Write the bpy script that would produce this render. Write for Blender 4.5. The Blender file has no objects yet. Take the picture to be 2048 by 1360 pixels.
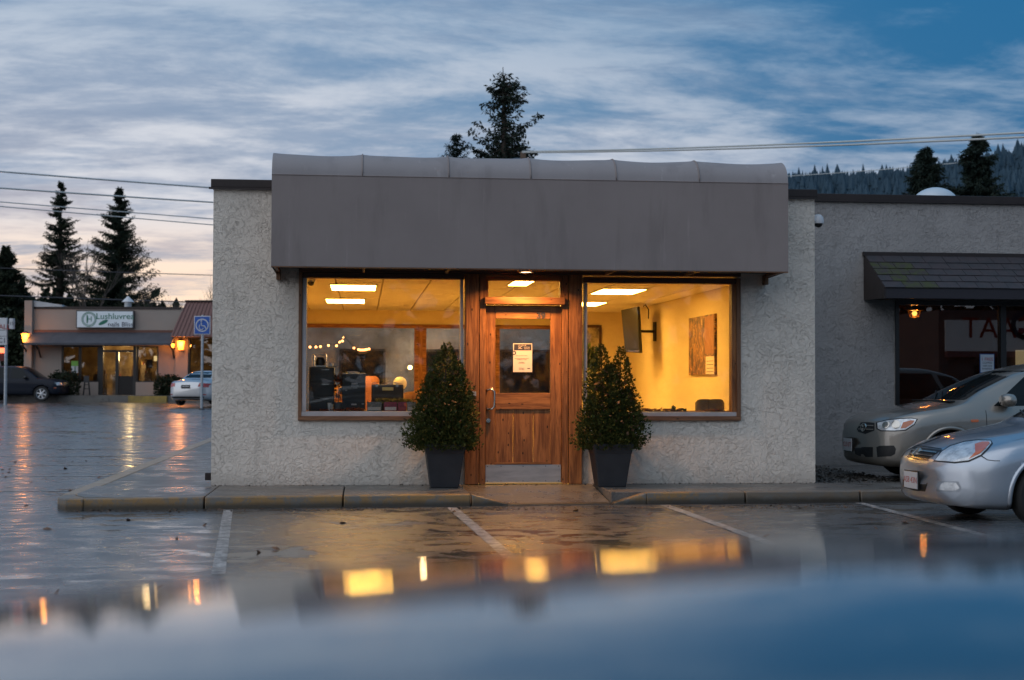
import bpy, bmesh, math, random
import numpy as np
from mathutils import Vector, Matrix
from mathutils.bvhtree import BVHTree
random.seed(7); rng = np.random.default_rng(7)
R = math.radians
SC = bpy.context.scene
COL = SC.collection

# ------------------------------------------------------------------ camera
F = 2844.0                       # focal length in pixels of a 2048 wide frame
YAW, ROLL, HC = R(6.0), 0.003, 1.4
PITCH = math.atan(80 / F)
CAMY = -17.3
CAM = Vector((0, CAMY, HC))
cam = bpy.data.cameras.new('camera'); cam_o = bpy.data.objects.new('camera', cam); COL.objects.link(cam_o)
cam.lens = 36 * F / 2048; cam.sensor_width = 36; cam.clip_end = 6000; cam.clip_start = 0.03
MC = Matrix.Rotation(-YAW, 4, 'Z') @ Matrix.Rotation(PITCH, 4, 'X') @ Matrix.Rotation(-ROLL, 4, 'Y') @ Matrix.Rotation(R(90), 4, 'X')
cam_o.matrix_world = Matrix.Translation(CAM) @ MC
cam.dof.use_dof = True; cam.dof.focus_distance = 17.3; cam.dof.aperture_fstop = 2.6
SC.camera = cam_o
FRAME = Matrix.Translation((0, CAMY, 0)) @ Matrix.Rotation(-YAW, 4, 'Z')    # level frame that looks where the camera looks
_M3 = MC.to_3x3()
def ray(px, py): return _M3 @ Vector(((px - 1024) / F, -(py - 680) / F, -1.0))
def hz(px, py, z=0.0): r = ray(px, py); return CAM + r * ((z - HC) / r.z)
def hy(px, py, y=0.0): r = ray(px, py); return CAM + r * ((y - CAM.y) / r.y)
def hx(px, py, x): r = ray(px, py); return CAM + r * ((x - CAM.x) / r.x)
def fd(px, py, d):
    r = ray(px, py); v = Matrix.Rotation(YAW, 3, 'Z') @ r; v = v * (d / v.y)
    return Vector((v.x, v.y, HC + v.z))

# ------------------------------------------------------------------ world, sun, exposure
SC.render.engine = 'CYCLES'
SC.view_settings.view_transform = 'Standard'; SC.view_settings.look = 'None'
SC.view_settings.exposure = 0; SC.view_settings.gamma = 1; SC.view_settings.use_curve_mapping = False
SC.cycles.use_denoising = True
SC.cycles.max_bounces = 7; SC.cycles.transparent_max_bounces = 12; SC.cycles.glossy_bounces = 4; SC.cycles.diffuse_bounces = 4
SC.cycles.caustics_reflective = False; SC.cycles.caustics_refractive = False; SC.cycles.sample_clamp_indirect = 6
W = bpy.data.worlds.new('World'); SC.world = W; W.use_nodes = True
class NT:
    def __init__(s, tree): s.t = tree; s.n = tree.nodes; s.l = tree.links
    def new(s, typ, **kw):
        n = s.n.new(typ)
        for k, v in kw.items():
            if k.startswith('i_'):
                key = k[2:]; key = int(key) if key.isdigit() else key.replace('_', ' ')
                s.set(n, key, v)
            else: setattr(n, k, v)
        return n
    def set(s, n, key, v):
        sock = n.inputs[key]
        if isinstance(v, bpy.types.NodeSocket): s.l.new(v, sock)
        elif isinstance(v, bpy.types.Node): s.l.new(v.outputs[0], sock)
        else:
            if hasattr(sock.default_value, '__len__') and len(sock.default_value) == 4 and len(v) == 3: v = (*v, 1)
            sock.default_value = v
    def math(s, op, a, b=0.0, c=0.0, clamp=False):
        n = s.n.new('ShaderNodeMath'); n.operation = op; n.use_clamp = clamp
        for i, v in enumerate((a, b, c)): s.set(n, i, v)
        return n.outputs[0]
    def vmath(s, op, a, b=(0, 0, 0)):
        n = s.n.new('ShaderNodeVectorMath'); n.operation = op; s.set(n, 0, a); s.set(n, 1, b)
        return n
    def smooth(s, v, a, b, c=0.0, d=1.0):
        n = s.n.new('ShaderNodeMapRange'); n.interpolation_type = 'SMOOTHSTEP'
        for i, x in enumerate((v, a, b, c, d)): s.set(n, i, x)
        return n.outputs[0]
    def mix(s, f, a, b, typ='MIX'):
        n = s.n.new('ShaderNodeMix'); n.data_type = 'RGBA'; n.blend_type = typ
        s.set(n, 0, f); s.set(n, 6, a); s.set(n, 7, b); return n.outputs[2]
    def noise(s, vec, scale, detail=4, rough=.5, dist=0.0, typ='FBM'):
        n = s.n.new('ShaderNodeTexNoise'); n.noise_type = typ
        if vec is not None: s.set(n, 'Vector', vec)
        s.set(n, 'Scale', scale); s.set(n, 'Detail', detail); s.set(n, 'Roughness', rough); s.set(n, 'Distortion', dist)
        return n.outputs[0]
    def mapping(s, vec, scale=(1, 1, 1), loc=(0, 0, 0), rot=(0, 0, 0)):
        n = s.n.new('ShaderNodeMapping'); s.set(n, 'Vector', vec); s.set(n, 'Scale', scale); s.set(n, 'Location', loc); s.set(n, 'Rotation', rot)
        return n.outputs[0]
SUN_EL, SUN_AZ = R(4.0), R(-12.0)            # sunset glow behind the shops on the left
wt = NT(W.node_tree); wt.n.clear()
tc = wt.new('ShaderNodeTexCoord'); V = wt.vmath('NORMALIZE', tc.outputs['Generated']).outputs[0]
sep = wt.new('ShaderNodeSeparateXYZ'); wt.set(sep, 0, V); Z = wt.math('MAXIMUM', sep.outputs[2], 0.0)
sky = wt.new('ShaderNodeTexSky'); sky.sky_type = 'NISHITA'; sky.sun_disc = False
sky.sun_elevation = SUN_EL; sky.sun_rotation = SUN_AZ; sky.air_density = 1.5; sky.ozone_density = 3
nish = wt.vmath('SCALE', sky.outputs[0]); nish.inputs['Scale'].default_value = 0.020
den = wt.math('ADD', Z, 0.16)
pxy = wt.new('ShaderNodeCombineXYZ', i_0=wt.math('DIVIDE', sep.outputs[0], den), i_1=wt.math('DIVIDE', sep.outputs[1], den))
P1 = wt.mapping(pxy.outputs[0], (0.75, 1.15, 1), (3.1, 0.7, 0), (0, 0, R(-14)))
n1 = wt.noise(P1, 2.6, 11, .64, .22)
n2 = wt.noise(wt.mapping(pxy.outputs[0], (0.55, 1.35, 1), (9.1, 4.3, 2), (0, 0, R(-9))), 3.2, 11, .66, .25)
n3 = wt.noise(wt.mapping(pxy.outputs[0], (0.3, .55, 1), (1.7, 2.2, 5), (0, 0, R(-10))), 1.2, 3, .5, .2)
vh = wt.vmath('DOT_PRODUCT', V, (math.sin(SUN_AZ), math.cos(SUN_AZ), 0)).outputs[1]
warm = wt.smooth(vh, 0.80, 0.995)
low = wt.smooth(Z, 0.03, 0.15, 1.0, 0.0)
vlow = wt.smooth(Z, 0.055, 0.125, 1.0, 0.0)
hi = wt.smooth(Z, 0.14, 0.27)
cloud_w = wt.mix(low, (.68, .70, .76), (.92, .82, .77)); cloud_w = wt.mix(wt.math('MULTIPLY', vlow, .95), cloud_w, (1.12, .84, .62)); cloud_w = wt.mix(wt.math('MULTIPLY', hi, .70), cloud_w, (.33, .45, .60))
cloud_c = wt.mix(low, (.38, .46, .58), (.46, .50, .59)); cloud_c = wt.mix(wt.math('MULTIPLY', hi, .85), cloud_c, (.11, .27, .46))
cloud = wt.mix(warm, cloud_c, cloud_w)
clear_w = wt.mix(low, (.14, .30, .52), (.42, .47, .58)); clear_c = wt.mix(low, (.002, .14, .35), (.13, .24, .40))
clear = wt.mix(warm, clear_c, clear_w)
clear = wt.vmath('ADD', wt.vmath('SCALE', clear).outputs[0], nish.outputs[0])
clear.inputs[0].links[0].from_node.inputs['Scale'].default_value = 0.85
bias = wt.math('SUBTRACT', wt.math('MULTIPLY', low, .12), wt.math('MULTIPLY', wt.math('MULTIPLY', wt.smooth(Z, .13, .25), wt.math('SUBTRACT', 1.0, wt.math('MULTIPLY', warm, .55))), .12))
bias = wt.math('ADD', bias, wt.smooth(vh, .80, .40, .0, .22)); bias = wt.math('ADD', bias, .03)
cov = wt.smooth(wt.math('ADD', wt.math('ADD', n1, bias), wt.math('MULTIPLY', wt.math('SUBTRACT', n3, .5), .50)), 0.36, 0.64)
dark = wt.smooth(n2, 0.45, 0.66)
cl = wt.mix(wt.math('MULTIPLY', dark, .66), cloud, wt.mix(warm, (.09, .18, .33), (.17, .27, .43)))
skyc = wt.mix(cov, clear.outputs[0], cl)
bg = wt.new('ShaderNodeBackground', i_Color=skyc, i_Strength=1.0)
wo = wt.new('ShaderNodeOutputWorld'); wt.l.new(bg.outputs[0], wo.inputs[0])
W.cycles.sampling_method = 'MANUAL'; W.cycles.sample_map_resolution = 512
sun = bpy.data.lights.new('dusk_light', 'SUN'); so = bpy.data.objects.new('dusk_light', sun); COL.objects.link(so)
sun.energy = 1.5; sun.angle = R(105); sun.color = (1.0, .93, .87)
so.rotation_euler = (R(54), 0, R(-56))        # broad soft dusk light from the open sky behind and left of the camera

# ------------------------------------------------------------------ helpers
def tag(o, label=None, cat=None, group=None, kind=None):
    if label: o['label'] = label
    if cat: o['category'] = cat
    if group: o['group'] = group
    if kind: o['kind'] = kind
    return o
def origin(o):
    v = Vector((0, 0, 0))
    while o is not None: v = v + o.location; o = o.parent
    return v
def empty(name, loc=(0, 0, 0), rz=0, **kw):
    o = bpy.data.objects.new(name, None); o.location = loc; o.rotation_euler = (0, 0, rz); o.empty_display_size = .2
    COL.objects.link(o); tag(o, **kw); return o
class MB:
    def __init__(s, M=None): s.v = []; s.f = []; s.M = M
    def add(s, vs, fs):
        b = len(s.v); s.v += [tuple(v) for v in vs]; s.f += [tuple(i + b for i in f) for f in fs]; return s
    def box(s, x0, x1, y0, y1, z0, z1):
        return s.add([(x0, y0, z0), (x1, y0, z0), (x1, y1, z0), (x0, y1, z0), (x0, y0, z1), (x1, y0, z1), (x1, y1, z1), (x0, y1, z1)],
                     [(0, 3, 2, 1), (4, 5, 6, 7), (0, 1, 5, 4), (1, 2, 6, 5), (2, 3, 7, 6), (3, 0, 4, 7)])
    def hexa(s, p):      # p: 4 bottom points then 4 top points, counterclockwise
        return s.add(p, [(0, 3, 2, 1), (4, 5, 6, 7), (0, 1, 5, 4), (1, 2, 6, 5), (2, 3, 7, 6), (3, 0, 4, 7)])
    def quad(s, a, b, c, d): return s.add([a, b, c, d], [(0, 1, 2, 3)])
    def cyl(s, p0, p1, r0, r1=None, n=12, caps=True):
        r1 = r0 if r1 is None else r1; p0 = Vector(p0); p1 = Vector(p1); d = (p1 - p0).normalized()
        u = d.orthogonal().normalized(); w = d.cross(u); vs = []
        for p, r in ((p0, r0), (p1, r1)):
            for i in range(n):
                a = 2 * math.pi * i / n; vs.append(p + (u * math.cos(a) + w * math.sin(a)) * r)
        fs = [(i, (i + 1) % n, n + (i + 1) % n, n + i) for i in range(n)]
        if caps: fs += [tuple(range(n - 1, -1, -1)), tuple(range(n, 2 * n))]
        return s.add(vs, fs)
    def tube(s, pts, r, n=8):
        pts = [Vector(p) for p in pts]; vs = []; rr = r if hasattr(r, '__len__') else [r] * len(pts)
        u = None
        for i, p in enumerate(pts):
            d = (pts[min(i + 1, len(pts) - 1)] - pts[max(i - 1, 0)]).normalized()
            if u is None: u = d.orthogonal().normalized()
            u = (u - d * u.dot(d)).normalized(); w = d.cross(u)
            for k in range(n):
                a = 2 * math.pi * k / n; vs.append(p + (u * math.cos(a) + w * math.sin(a)) * rr[i])
        m = len(pts)
        fs = [(i * n + k, i * n + (k + 1) % n, (i + 1) * n + (k + 1) % n, (i + 1) * n + k) for i in range(m - 1) for k in range(n)]
        fs += [tuple(range(n - 1, -1, -1)), tuple(range((m - 1) * n, m * n))]
        return s.add(vs, fs)
    def lathe(s, c, prof, n=24, axis='Z'):
        c = Vector(c); vs = []
        for r, h in prof:
            for k in range(n):
                a = 2 * math.pi * k / n
                q = {'Z': (r * math.cos(a), r * math.sin(a), h), 'Y': (r * math.cos(a), h, r * math.sin(a)), 'X': (h, r * math.cos(a), r * math.sin(a))}[axis]
                vs.append(c + Vector(q))
        m = len(prof)
        fs = [(i * n + k, i * n + (k + 1) % n, (i + 1) * n + (k + 1) % n, (i + 1) * n + k) for i in range(m - 1) for k in range(n)]
        return s.add(vs, fs)
    def ball(s, c, r, n=12, sq=1.0):
        return s.lathe(c, [(max(r * math.sin(math.pi * i / 8), 1e-4), -r * sq * math.cos(math.pi * i / 8)) for i in range(9)], n)
    def prism(s, pts, d0, d1, axis='y'):   # pts 2D outline; extruded along axis
        n = len(pts)
        def P(p, d): return {'y': (p[0], d, p[1]), 'x': (d, p[0], p[1]), 'z': (p[0], p[1], d)}[axis]
        return s.add([P(p, d0) for p in pts] + [P(p, d1) for p in pts],
                     [tuple(range(n)), tuple(range(2 * n - 1, n - 1, -1))] + [(i, n + i, n + (i + 1) % n, (i + 1) % n) for i in range(n)])
    def build(s, name, m, parent=None, local=False, smooth=False, bevel=0, fix=True, **kw):
        me = bpy.data.meshes.new(name)
        v = [Vector(p) for p in s.v]
        if s.M is not None: v = [s.M @ p for p in v]
        o = bpy.data.objects.new(name, me); COL.objects.link(o)
        if parent is None:
            if not local:
                lo = Vector((min(p.x for p in v), min(p.y for p in v), min(p.z for p in v))); hi = Vector((max(p.x for p in v), max(p.y for p in v), max(p.z for p in v)))
                c = (lo + hi) / 2; c.z = lo.z; o.location = c; v = [p - c for p in v]
        else:
            o.parent = parent
            if not local: g = origin(parent); v = [p - g for p in v]
        me.from_pydata([tuple(p) for p in v], [], s.f); me.update()
        if fix:
            bm = bmesh.new(); bm.from_mesh(me); bmesh.ops.recalc_face_normals(bm, faces=bm.faces); bm.to_mesh(me); bm.free()
        if smooth: me.shade_smooth() if hasattr(me, 'shade_smooth') else None
        if smooth == 'auto': me.set_sharp_from_angle(angle=R(40))
        me.materials.append(m)
        if bevel:
            b = o.modifiers.new('Bevel', 'BEVEL'); b.width = bevel; b.segments = 2; b.limit_method = 'ANGLE'
        tag(o, **kw)
        return o
def clone(o, parent=None, offset=(0, 0, 0)):
    c = o.copy(); COL.objects.link(c); c.parent = parent; c.location = Vector(o.location) + Vector(offset)
    for ch in [x for x in bpy.data.objects if x.parent == o]: clone(ch, c)
    return c
def text(name, body, size, loc, rot, m, parent=None, ext=.002, align='CENTER', sx=1.0, local=False, bold=0.0):
    cu = bpy.data.curves.new(name, 'FONT'); cu.body = body; cu.size = size; cu.extrude = ext; cu.align_x = align; cu.align_y = 'CENTER'
    cu.resolution_u = 3; cu.offset = bold
    cu.materials.append(m); tmp = bpy.data.objects.new(name, cu); me = bpy.data.meshes.new_from_object(tmp); bpy.data.objects.remove(tmp)
    o = bpy.data.objects.new(name, me); COL.objects.link(o)
    o.parent = parent; o.location = Vector(loc) - (origin(parent) if parent and not local else Vector((0, 0, 0))); o.rotation_euler = rot; o.scale = (sx, 1, 1)
    return o

# ------------------------------------------------------------------ materials
def mat(name, col, rough=.6, metal=0.0, spec=.5, coat=0.0, var=None, bump=None, emit=None, coords='Object', trans=0.0, stretch=(1, 1, 1), streak=False):
    m = bpy.data.materials.new(name); m.use_nodes = True; t = NT(m.node_tree); p = t.n['Principled BSDF']
    t.set(p, 'Base Color', col); t.set(p, 'Roughness', rough); t.set(p, 'Metallic', metal); t.set(p, 'Specular IOR Level', spec); t.set(p, 'Coat Weight', coat)
    if coat: t.set(p, 'Coat Roughness', .04)
    vec = None
    if var or bump:
        g = t.new('ShaderNodeTexCoord').outputs['Object'] if coords == 'Object' else t.new('ShaderNodeNewGeometry').outputs['Position']
        vec = t.mapping(g, stretch)
    if var:
        sc, amt, c2 = var; n = t.noise(vec, sc, 6, .6)
        t.set(p, 'Base Color', t.mix(t.math('MULTIPLY', t.smooth(n, .35, .65), amt), col, c2))
        t.set(p, 'Roughness', t.math('ADD', rough - .08, t.math('MULTIPLY', n, .16)))
    if bump:
        sc, st, di = bump; b = t.new('ShaderNodeBump', i_Strength=st, i_Distance=di, i_Height=t.noise(vec, sc, 5, .6)); t.l.new(b.outputs[0], p.inputs['Normal'])
    if emit: t.set(p, 'Emission Color', emit[0]); t.set(p, 'Emission Strength', emit[1])
    if trans: t.set(p, 'Transmission Weight', trans)
    if streak:      # rain runs and fading down the cloth
        n = t.noise(t.mapping(vec, (7, 7, .35)), 1.4, 6, .7); src = p.inputs['Base Color'].links[0].from_socket
        c = t.mix(t.math('MULTIPLY', t.smooth(n, .60, .74), .35), src, tuple(k * 1.7 for k in col)); n2 = t.noise(t.mapping(vec, (3, 3, .5)), 1.1, 5, .6)
        t.set(p, 'Base Color', t.mix(t.math('MULTIPLY', t.smooth(n2, .50, .68), .30), c, tuple(k * .55 for k in col)))
    return m
def glass_mat(name, tint=(.96, .97, .96), ior=1.45, rough=.0, dirt=.0, dcol=(.25, .22, .2)):
    m = bpy.data.materials.new(name); m.use_nodes = True; t = NT(m.node_tree); t.n.clear()
    tr = t.new('ShaderNodeBsdfTransparent', i_Color=tint); gl = t.new('ShaderNodeBsdfGlossy', i_Roughness=rough)
    fr = t.new('ShaderNodeFresnel', i_IOR=ior); mx = t.new('ShaderNodeMixShader', i_0=fr.outputs[0]); t.l.new(tr.outputs[0], mx.inputs[1]); t.l.new(gl.outputs[0], mx.inputs[2])
    out = t.new('ShaderNodeOutputMaterial'); last = mx
    if dirt:
        d = t.new('ShaderNodeBsdfDiffuse', i_Color=dcol)
        pos = t.new('ShaderNodeNewGeometry').outputs['Position']
        n = t.smooth(t.noise(pos, 3.0, 8, .7), .4, .8, 0, dirt)
        dots = t.new('ShaderNodeTexVoronoi', i_Scale=30.0); t.set(dots, 'Vector', pos)
        n = t.math('ADD', n, t.math('MULTIPLY', t.math('LESS_THAN', dots.outputs['Distance'], .07), .35))
        m2 = t.new('ShaderNodeMixShader', i_0=n); t.l.new(mx.outputs[0], m2.inputs[1]); t.l.new(d.outputs[0], m2.inputs[2]); last = m2
    t.l.new(last.outputs[0], out.inputs[0]); return m
def wood_mat(name, c1, c2, grain='z', scale=1.0, rough=.45, knots=True):
    m = bpy.data.materials.new(name); m.use_nodes = True; t = NT(m.node_tree); p = t.n['Principled BSDF']
    pos = t.new('ShaderNodeNewGeometry').outputs['Position']
    s = (14, 14, 1.1) if grain == 'z' else (1.1, 14, 14)
    n = t.noise(t.mapping(pos, tuple(k * scale for k in s)), 1.6, 5, .65, .8)
    n2 = t.noise(t.mapping(pos, tuple(k * scale * 3 for k in s)), 2.2, 4, .6, .2)
    c = t.mix(t.smooth(n, .34, .68), c2, c1); c = t.mix(t.math('MULTIPLY', t.smooth(n2, .5, .72), .45), c, tuple(k * .45 for k in c2))
    big = t.noise(pos, 2.3, 3, .5); c = t.mix(t.math('MULTIPLY', t.smooth(big, .4, .7), .35), c, tuple(k * .6 for k in c1))
    if knots:
        sk = (11, 11, 5.5) if grain == 'z' else (5.5, 11, 11)
        vo = t.new('ShaderNodeTexVoronoi', i_Scale=1.0); t.set(vo, 'Vector', t.mapping(pos, sk))
        k = t.math('LESS_THAN', t.math('ADD', vo.outputs['Distance'], t.math('MULTIPLY', n2, .06)), .125)
        c = t.mix(t.math('MULTIPLY', k, .9), c, (.012, .006, .004))
    t.set(p, 'Base Color', c); t.set(p, 'Roughness', t.math('ADD', rough, t.math('MULTIPLY', n2, .2))); t.set(p, 'Specular IOR Level', .35)
    b = t.new('ShaderNodeBump', i_Strength=.35, i_Distance=.004, i_Height=n2); t.l.new(b.outputs[0], p.inputs['Normal'])
    return m
def stucco_mat(name, col, dark):
    m = bpy.data.materials.new(name); m.use_nodes = True; t = NT(m.node_tree); p = t.n['Principled BSDF']
    pos = t.new('ShaderNodeNewGeometry').outputs['Position']
    warp = t.noise(pos, 3.2, 3, .55)
    n = t.noise(t.mapping(pos, (1, 1, 1.2)), 7.5, 3, .5, 1.8)
    ridge = t.math('ABSOLUTE', t.math('SUBTRACT', n, .5))
    crest = t.smooth(ridge, .0, .022, 1.0, .0)
    n2 = t.noise(pos, 15.0, 4, .6, 1.2)
    plate = t.smooth(n2, .44, .58)
    fine = t.noise(pos, 90, 4, .6)
    h = t.math('ADD', t.math('MULTIPLY', crest, t.smooth(warp, .38, .6, .15, .9)), t.math('MULTIPLY', plate, .5)); h = t.math('ADD', h, t.math('MULTIPLY', fine, .22))
    b = t.new('ShaderNodeBump', i_Strength=.9, i_Distance=.0095, i_Height=h); t.l.new(b.outputs[0], p.inputs['Normal'])
    c = t.mix(t.smooth(t.noise(pos, 1.1, 5, .6), .35, .7), col, tuple(k * .88 for k in col))
    sp = t.new('ShaderNodeSeparateXYZ'); t.set(sp, 0, pos)
    grime = t.math('MULTIPLY', t.smooth(t.math('ADD', sp.outputs[2], t.math('MULTIPLY', warp, .25)), .2, .50, 1.0, .0), .45)
    c = t.mix(grime, c, dark); c = t.mix(t.math('MULTIPLY', crest, .12), c, dark)  # crest lines darkened in the colour so the relief shows
    streak = t.noise(t.mapping(pos, (5, 5, .25)), 1.5, 4, .6)
    c = t.mix(t.math('MULTIPLY', t.smooth(streak, .54, .74), .18), c, dark)
    t.set(p, 'Base Color', c); t.set(p, 'Roughness', .82); t.set(p, 'Specular IOR Level', .25); return m
def asphalt_mat():
    m = bpy.data.materials.new('wet_asphalt'); m.use_nodes = True; t = NT(m.node_tree); p = t.n['Principled BSDF']
    pos = t.new('ShaderNodeNewGeometry').outputs['Position']
    big = t.noise(t.mapping(pos, (.55, 1.1, 1)), .9, 6, .6, .6)
    mid = t.noise(t.mapping(pos, (.8, 1.2, 1)), 3.0, 6, .62, .5)
    agg = t.noise(pos, 34, 5, .78); agg2 = t.new('ShaderNodeTexVoronoi', i_Scale=70.0); t.set(agg2, 'Vector', pos)
    pud = t.smooth(t.math('ADD', t.math('MULTIPLY', big, .6), t.math('MULTIPLY', mid, .4)), .54, .575)      # shallow puddles
    damp = t.smooth(mid, .38, .62)
    h = t.math('ADD', agg, t.math('MULTIPLY', agg2.outputs['Distance'], .7))
    vc = t.new('ShaderNodeTexVoronoi', feature='DISTANCE_TO_EDGE', i_Scale=.33); wv = t.vmath('ADD', pos, t.vmath('SCALE', t.new('ShaderNodeTexNoise', i_Scale=2.2, i_Detail=5.0, i_Vector=pos).outputs[1]).outputs[0])
    wv.inputs[1].links[0].from_node.inputs['Scale'].default_value = .55; t.set(vc, 'Vector', wv.outputs[0])
    crack = t.math('MULTIPLY', t.math('LESS_THAN', vc.outputs['Distance'], .0055), t.smooth(big, .42, .50))
    h = t.math('SUBTRACT', h, t.math('MULTIPLY', crack, 3.0))
    b = t.new('ShaderNodeBump', i_Distance=.008, i_Height=h); t.set(b, 'Strength', t.math('ADD', .03, t.math('MULTIPLY', t.math('SUBTRACT', 1.0, pud), .52)))
    t.l.new(b.outputs[0], p.inputs['Normal'])
    c = t.mix(t.smooth(agg, .35, .68), (.014, .014, .015), (.15, .147, .145)); c = t.mix(t.math('MULTIPLY', t.smooth(mid, .50, .62), .5), c, (.014, .014, .015)); c = t.mix(crack, c, (.004, .004, .004))
    patch = t.smooth(t.noise(t.mapping(pos, (.3, .3, 1), (4, 2, 0)), 1.0, 2, .4), .52, .53); c = t.mix(t.math('MULTIPLY', patch, .35), c, (.06, .058, .056))
    r = t.math('SUBTRACT', .36, t.math('MULTIPLY', damp, .13)); r = t.math('MULTIPLY', r, t.math('SUBTRACT', 1.0, t.math('MULTIPLY', pud, .82)))
    t.set(p, 'Base Color', c); t.set(p, 'Roughness', r); t.set(p, 'Specular IOR Level', 1.0); t.set(p, 'IOR', 1.6)
    film = t.new('ShaderNodeBump', i_Distance=.004, i_Strength=.16, i_Height=h)                # thin film of rain water lying over the stones
    t.l.new(film.outputs[0], p.inputs['Coat Normal']); t.set(p, 'Coat Weight', t.math('ADD', .18, t.math('MULTIPLY', damp, .50))); t.set(p, 'Coat IOR', 1.45); t.set(p, 'Coat Roughness', t.math('SUBTRACT', .25, t.math('MULTIPLY', damp, .11)))
    return m
def wet_concrete(name, c1, c2, rough=.38):
    m = bpy.data.materials.new(name); m.use_nodes = True; t = NT(m.node_tree); p = t.n['Principled BSDF']
    pos = t.new('ShaderNodeNewGeometry').outputs['Position']
    n = t.noise(pos, 2.2, 6, .6, .5); f = t.noise(pos, 60, 4, .6)
    t.set(p, 'Base Color', t.mix(t.smooth(f, .3, .75), t.mix(t.smooth(n, .35, .65), c1, c2), tuple(k * .55 for k in c1)))
    t.set(p, 'Roughness', t.smooth(n, .35, .7, rough + .1, rough - .2))
    b = t.new('ShaderNodeBump', i_Strength=.3, i_Distance=.003, i_Height=f); t.l.new(b.outputs[0], p.inputs['Normal']); return m
def kerb_mat():
    m = bpy.data.materials.new('worn_yellow_kerb'); m.use_nodes = True; t = NT(m.node_tree); p = t.n['Principled BSDF']
    pos = t.new('ShaderNodeNewGeometry').outputs['Position']; sp = t.new('ShaderNodeSeparateXYZ'); t.set(sp, 0, pos)
    n = t.noise(pos, 4.5, 9, .75, .5); f = t.noise(pos, 38, 4, .7)
    conc = t.mix(n, (.10, .09, .08), (.20, .18, .155))
    wear = t.smooth(t.math('ADD', n, t.math('MULTIPLY', f, .3)), .58, .74)
    right = t.smooth(sp.outputs[0], 3.5, 4.3, 1.0, .25)
    c = t.mix(t.math('MULTIPLY', t.math('SUBTRACT', 1.0, wear), t.math('MULTIPLY', right, .85)), conc, (.32, .175, .05))
    c = t.mix(t.math('MULTIPLY', t.smooth(t.math('ADD', sp.outputs[2], t.math('MULTIPLY', n, .06)), .05, .125, 1.0, 0.0), .9), c, (.03, .024, .016))
    t.set(p, 'Base Color', c); t.set(p, 'Roughness', .42)
    b = t.new('ShaderNodeBump', i_Strength=.5, i_Distance=.006, i_Height=f); t.l.new(b.outputs[0], p.inputs['Normal']); return m
def line_mat():
    m = bpy.data.materials.new('worn_white_line'); m.use_nodes = True; t = NT(m.node_tree); p = t.n['Principled BSDF']
    pos = t.new('ShaderNodeNewGeometry').outputs['Position']
    n = t.noise(pos, 9, 8, .75); f = t.noise(pos, 70, 3, .6)
    t.set(p, 'Base Color', t.mix(t.smooth(t.math('ADD', n, t.math('MULTIPLY', f, .35)), .56, .78), (.50, .48, .465), (.09, .09, .09)))
    t.set(p, 'Roughness', .35)
    b = t.new('ShaderNodeBump', i_Strength=.3, i_Distance=.003, i_Height=f); t.l.new(b.outputs[0], p.inputs['Normal']); return m
def paint_mat(name, col, metal=.65, rough=.32, drops=0.0, coat=1.0):
    m = bpy.data.materials.new(name); m.use_nodes = True; t = NT(m.node_tree); p = t.n['Principled BSDF']
    if coat < .2: t.set(p, 'Specular IOR Level', .15)
    t.set(p, 'Base Color', col); t.set(p, 'Metallic', metal); t.set(p, 'Roughness', rough); t.set(p, 'Coat Weight', coat); t.set(p, 'Coat Roughness', .03); t.set(p, 'Coat IOR', 1.6)
    if drops:
        oc = t.new('ShaderNodeTexCoord').outputs['Object']
        vo = t.new('ShaderNodeTexVoronoi', i_Scale=95.0); t.set(vo, 'Vector', oc)
        h = t.smooth(vo.outputs['Distance'], .05, .42, 1.0, .0)
        b = t.new('ShaderNodeBump', i_Strength=drops, i_Distance=.002, i_Height=h); t.l.new(b.outputs[0], p.inputs['Normal']); t.l.new(b.outputs[0], p.inputs['Coat Normal'])
        d = t.noise(oc, 3.0, 5, .6); t.set(p, 'Roughness', t.math('ADD', rough - .05, t.math('MULTIPLY', d, .15)))
    return m
def leaf_mat(name, c1, c2, scale=6):
    m = bpy.data.materials.new(name); m.use_nodes = True; t = NT(m.node_tree); p = t.n['Principled BSDF']
    pos = t.new('ShaderNodeNewGeometry').outputs['Position']
    t.set(p, 'Base Color', t.mix(t.smooth(t.noise(pos, scale, 4, .6), .35, .65), c1, c2)); t.set(p, 'Roughness', .65); t.set(p, 'Specular IOR Level', .12)
    return m
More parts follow.
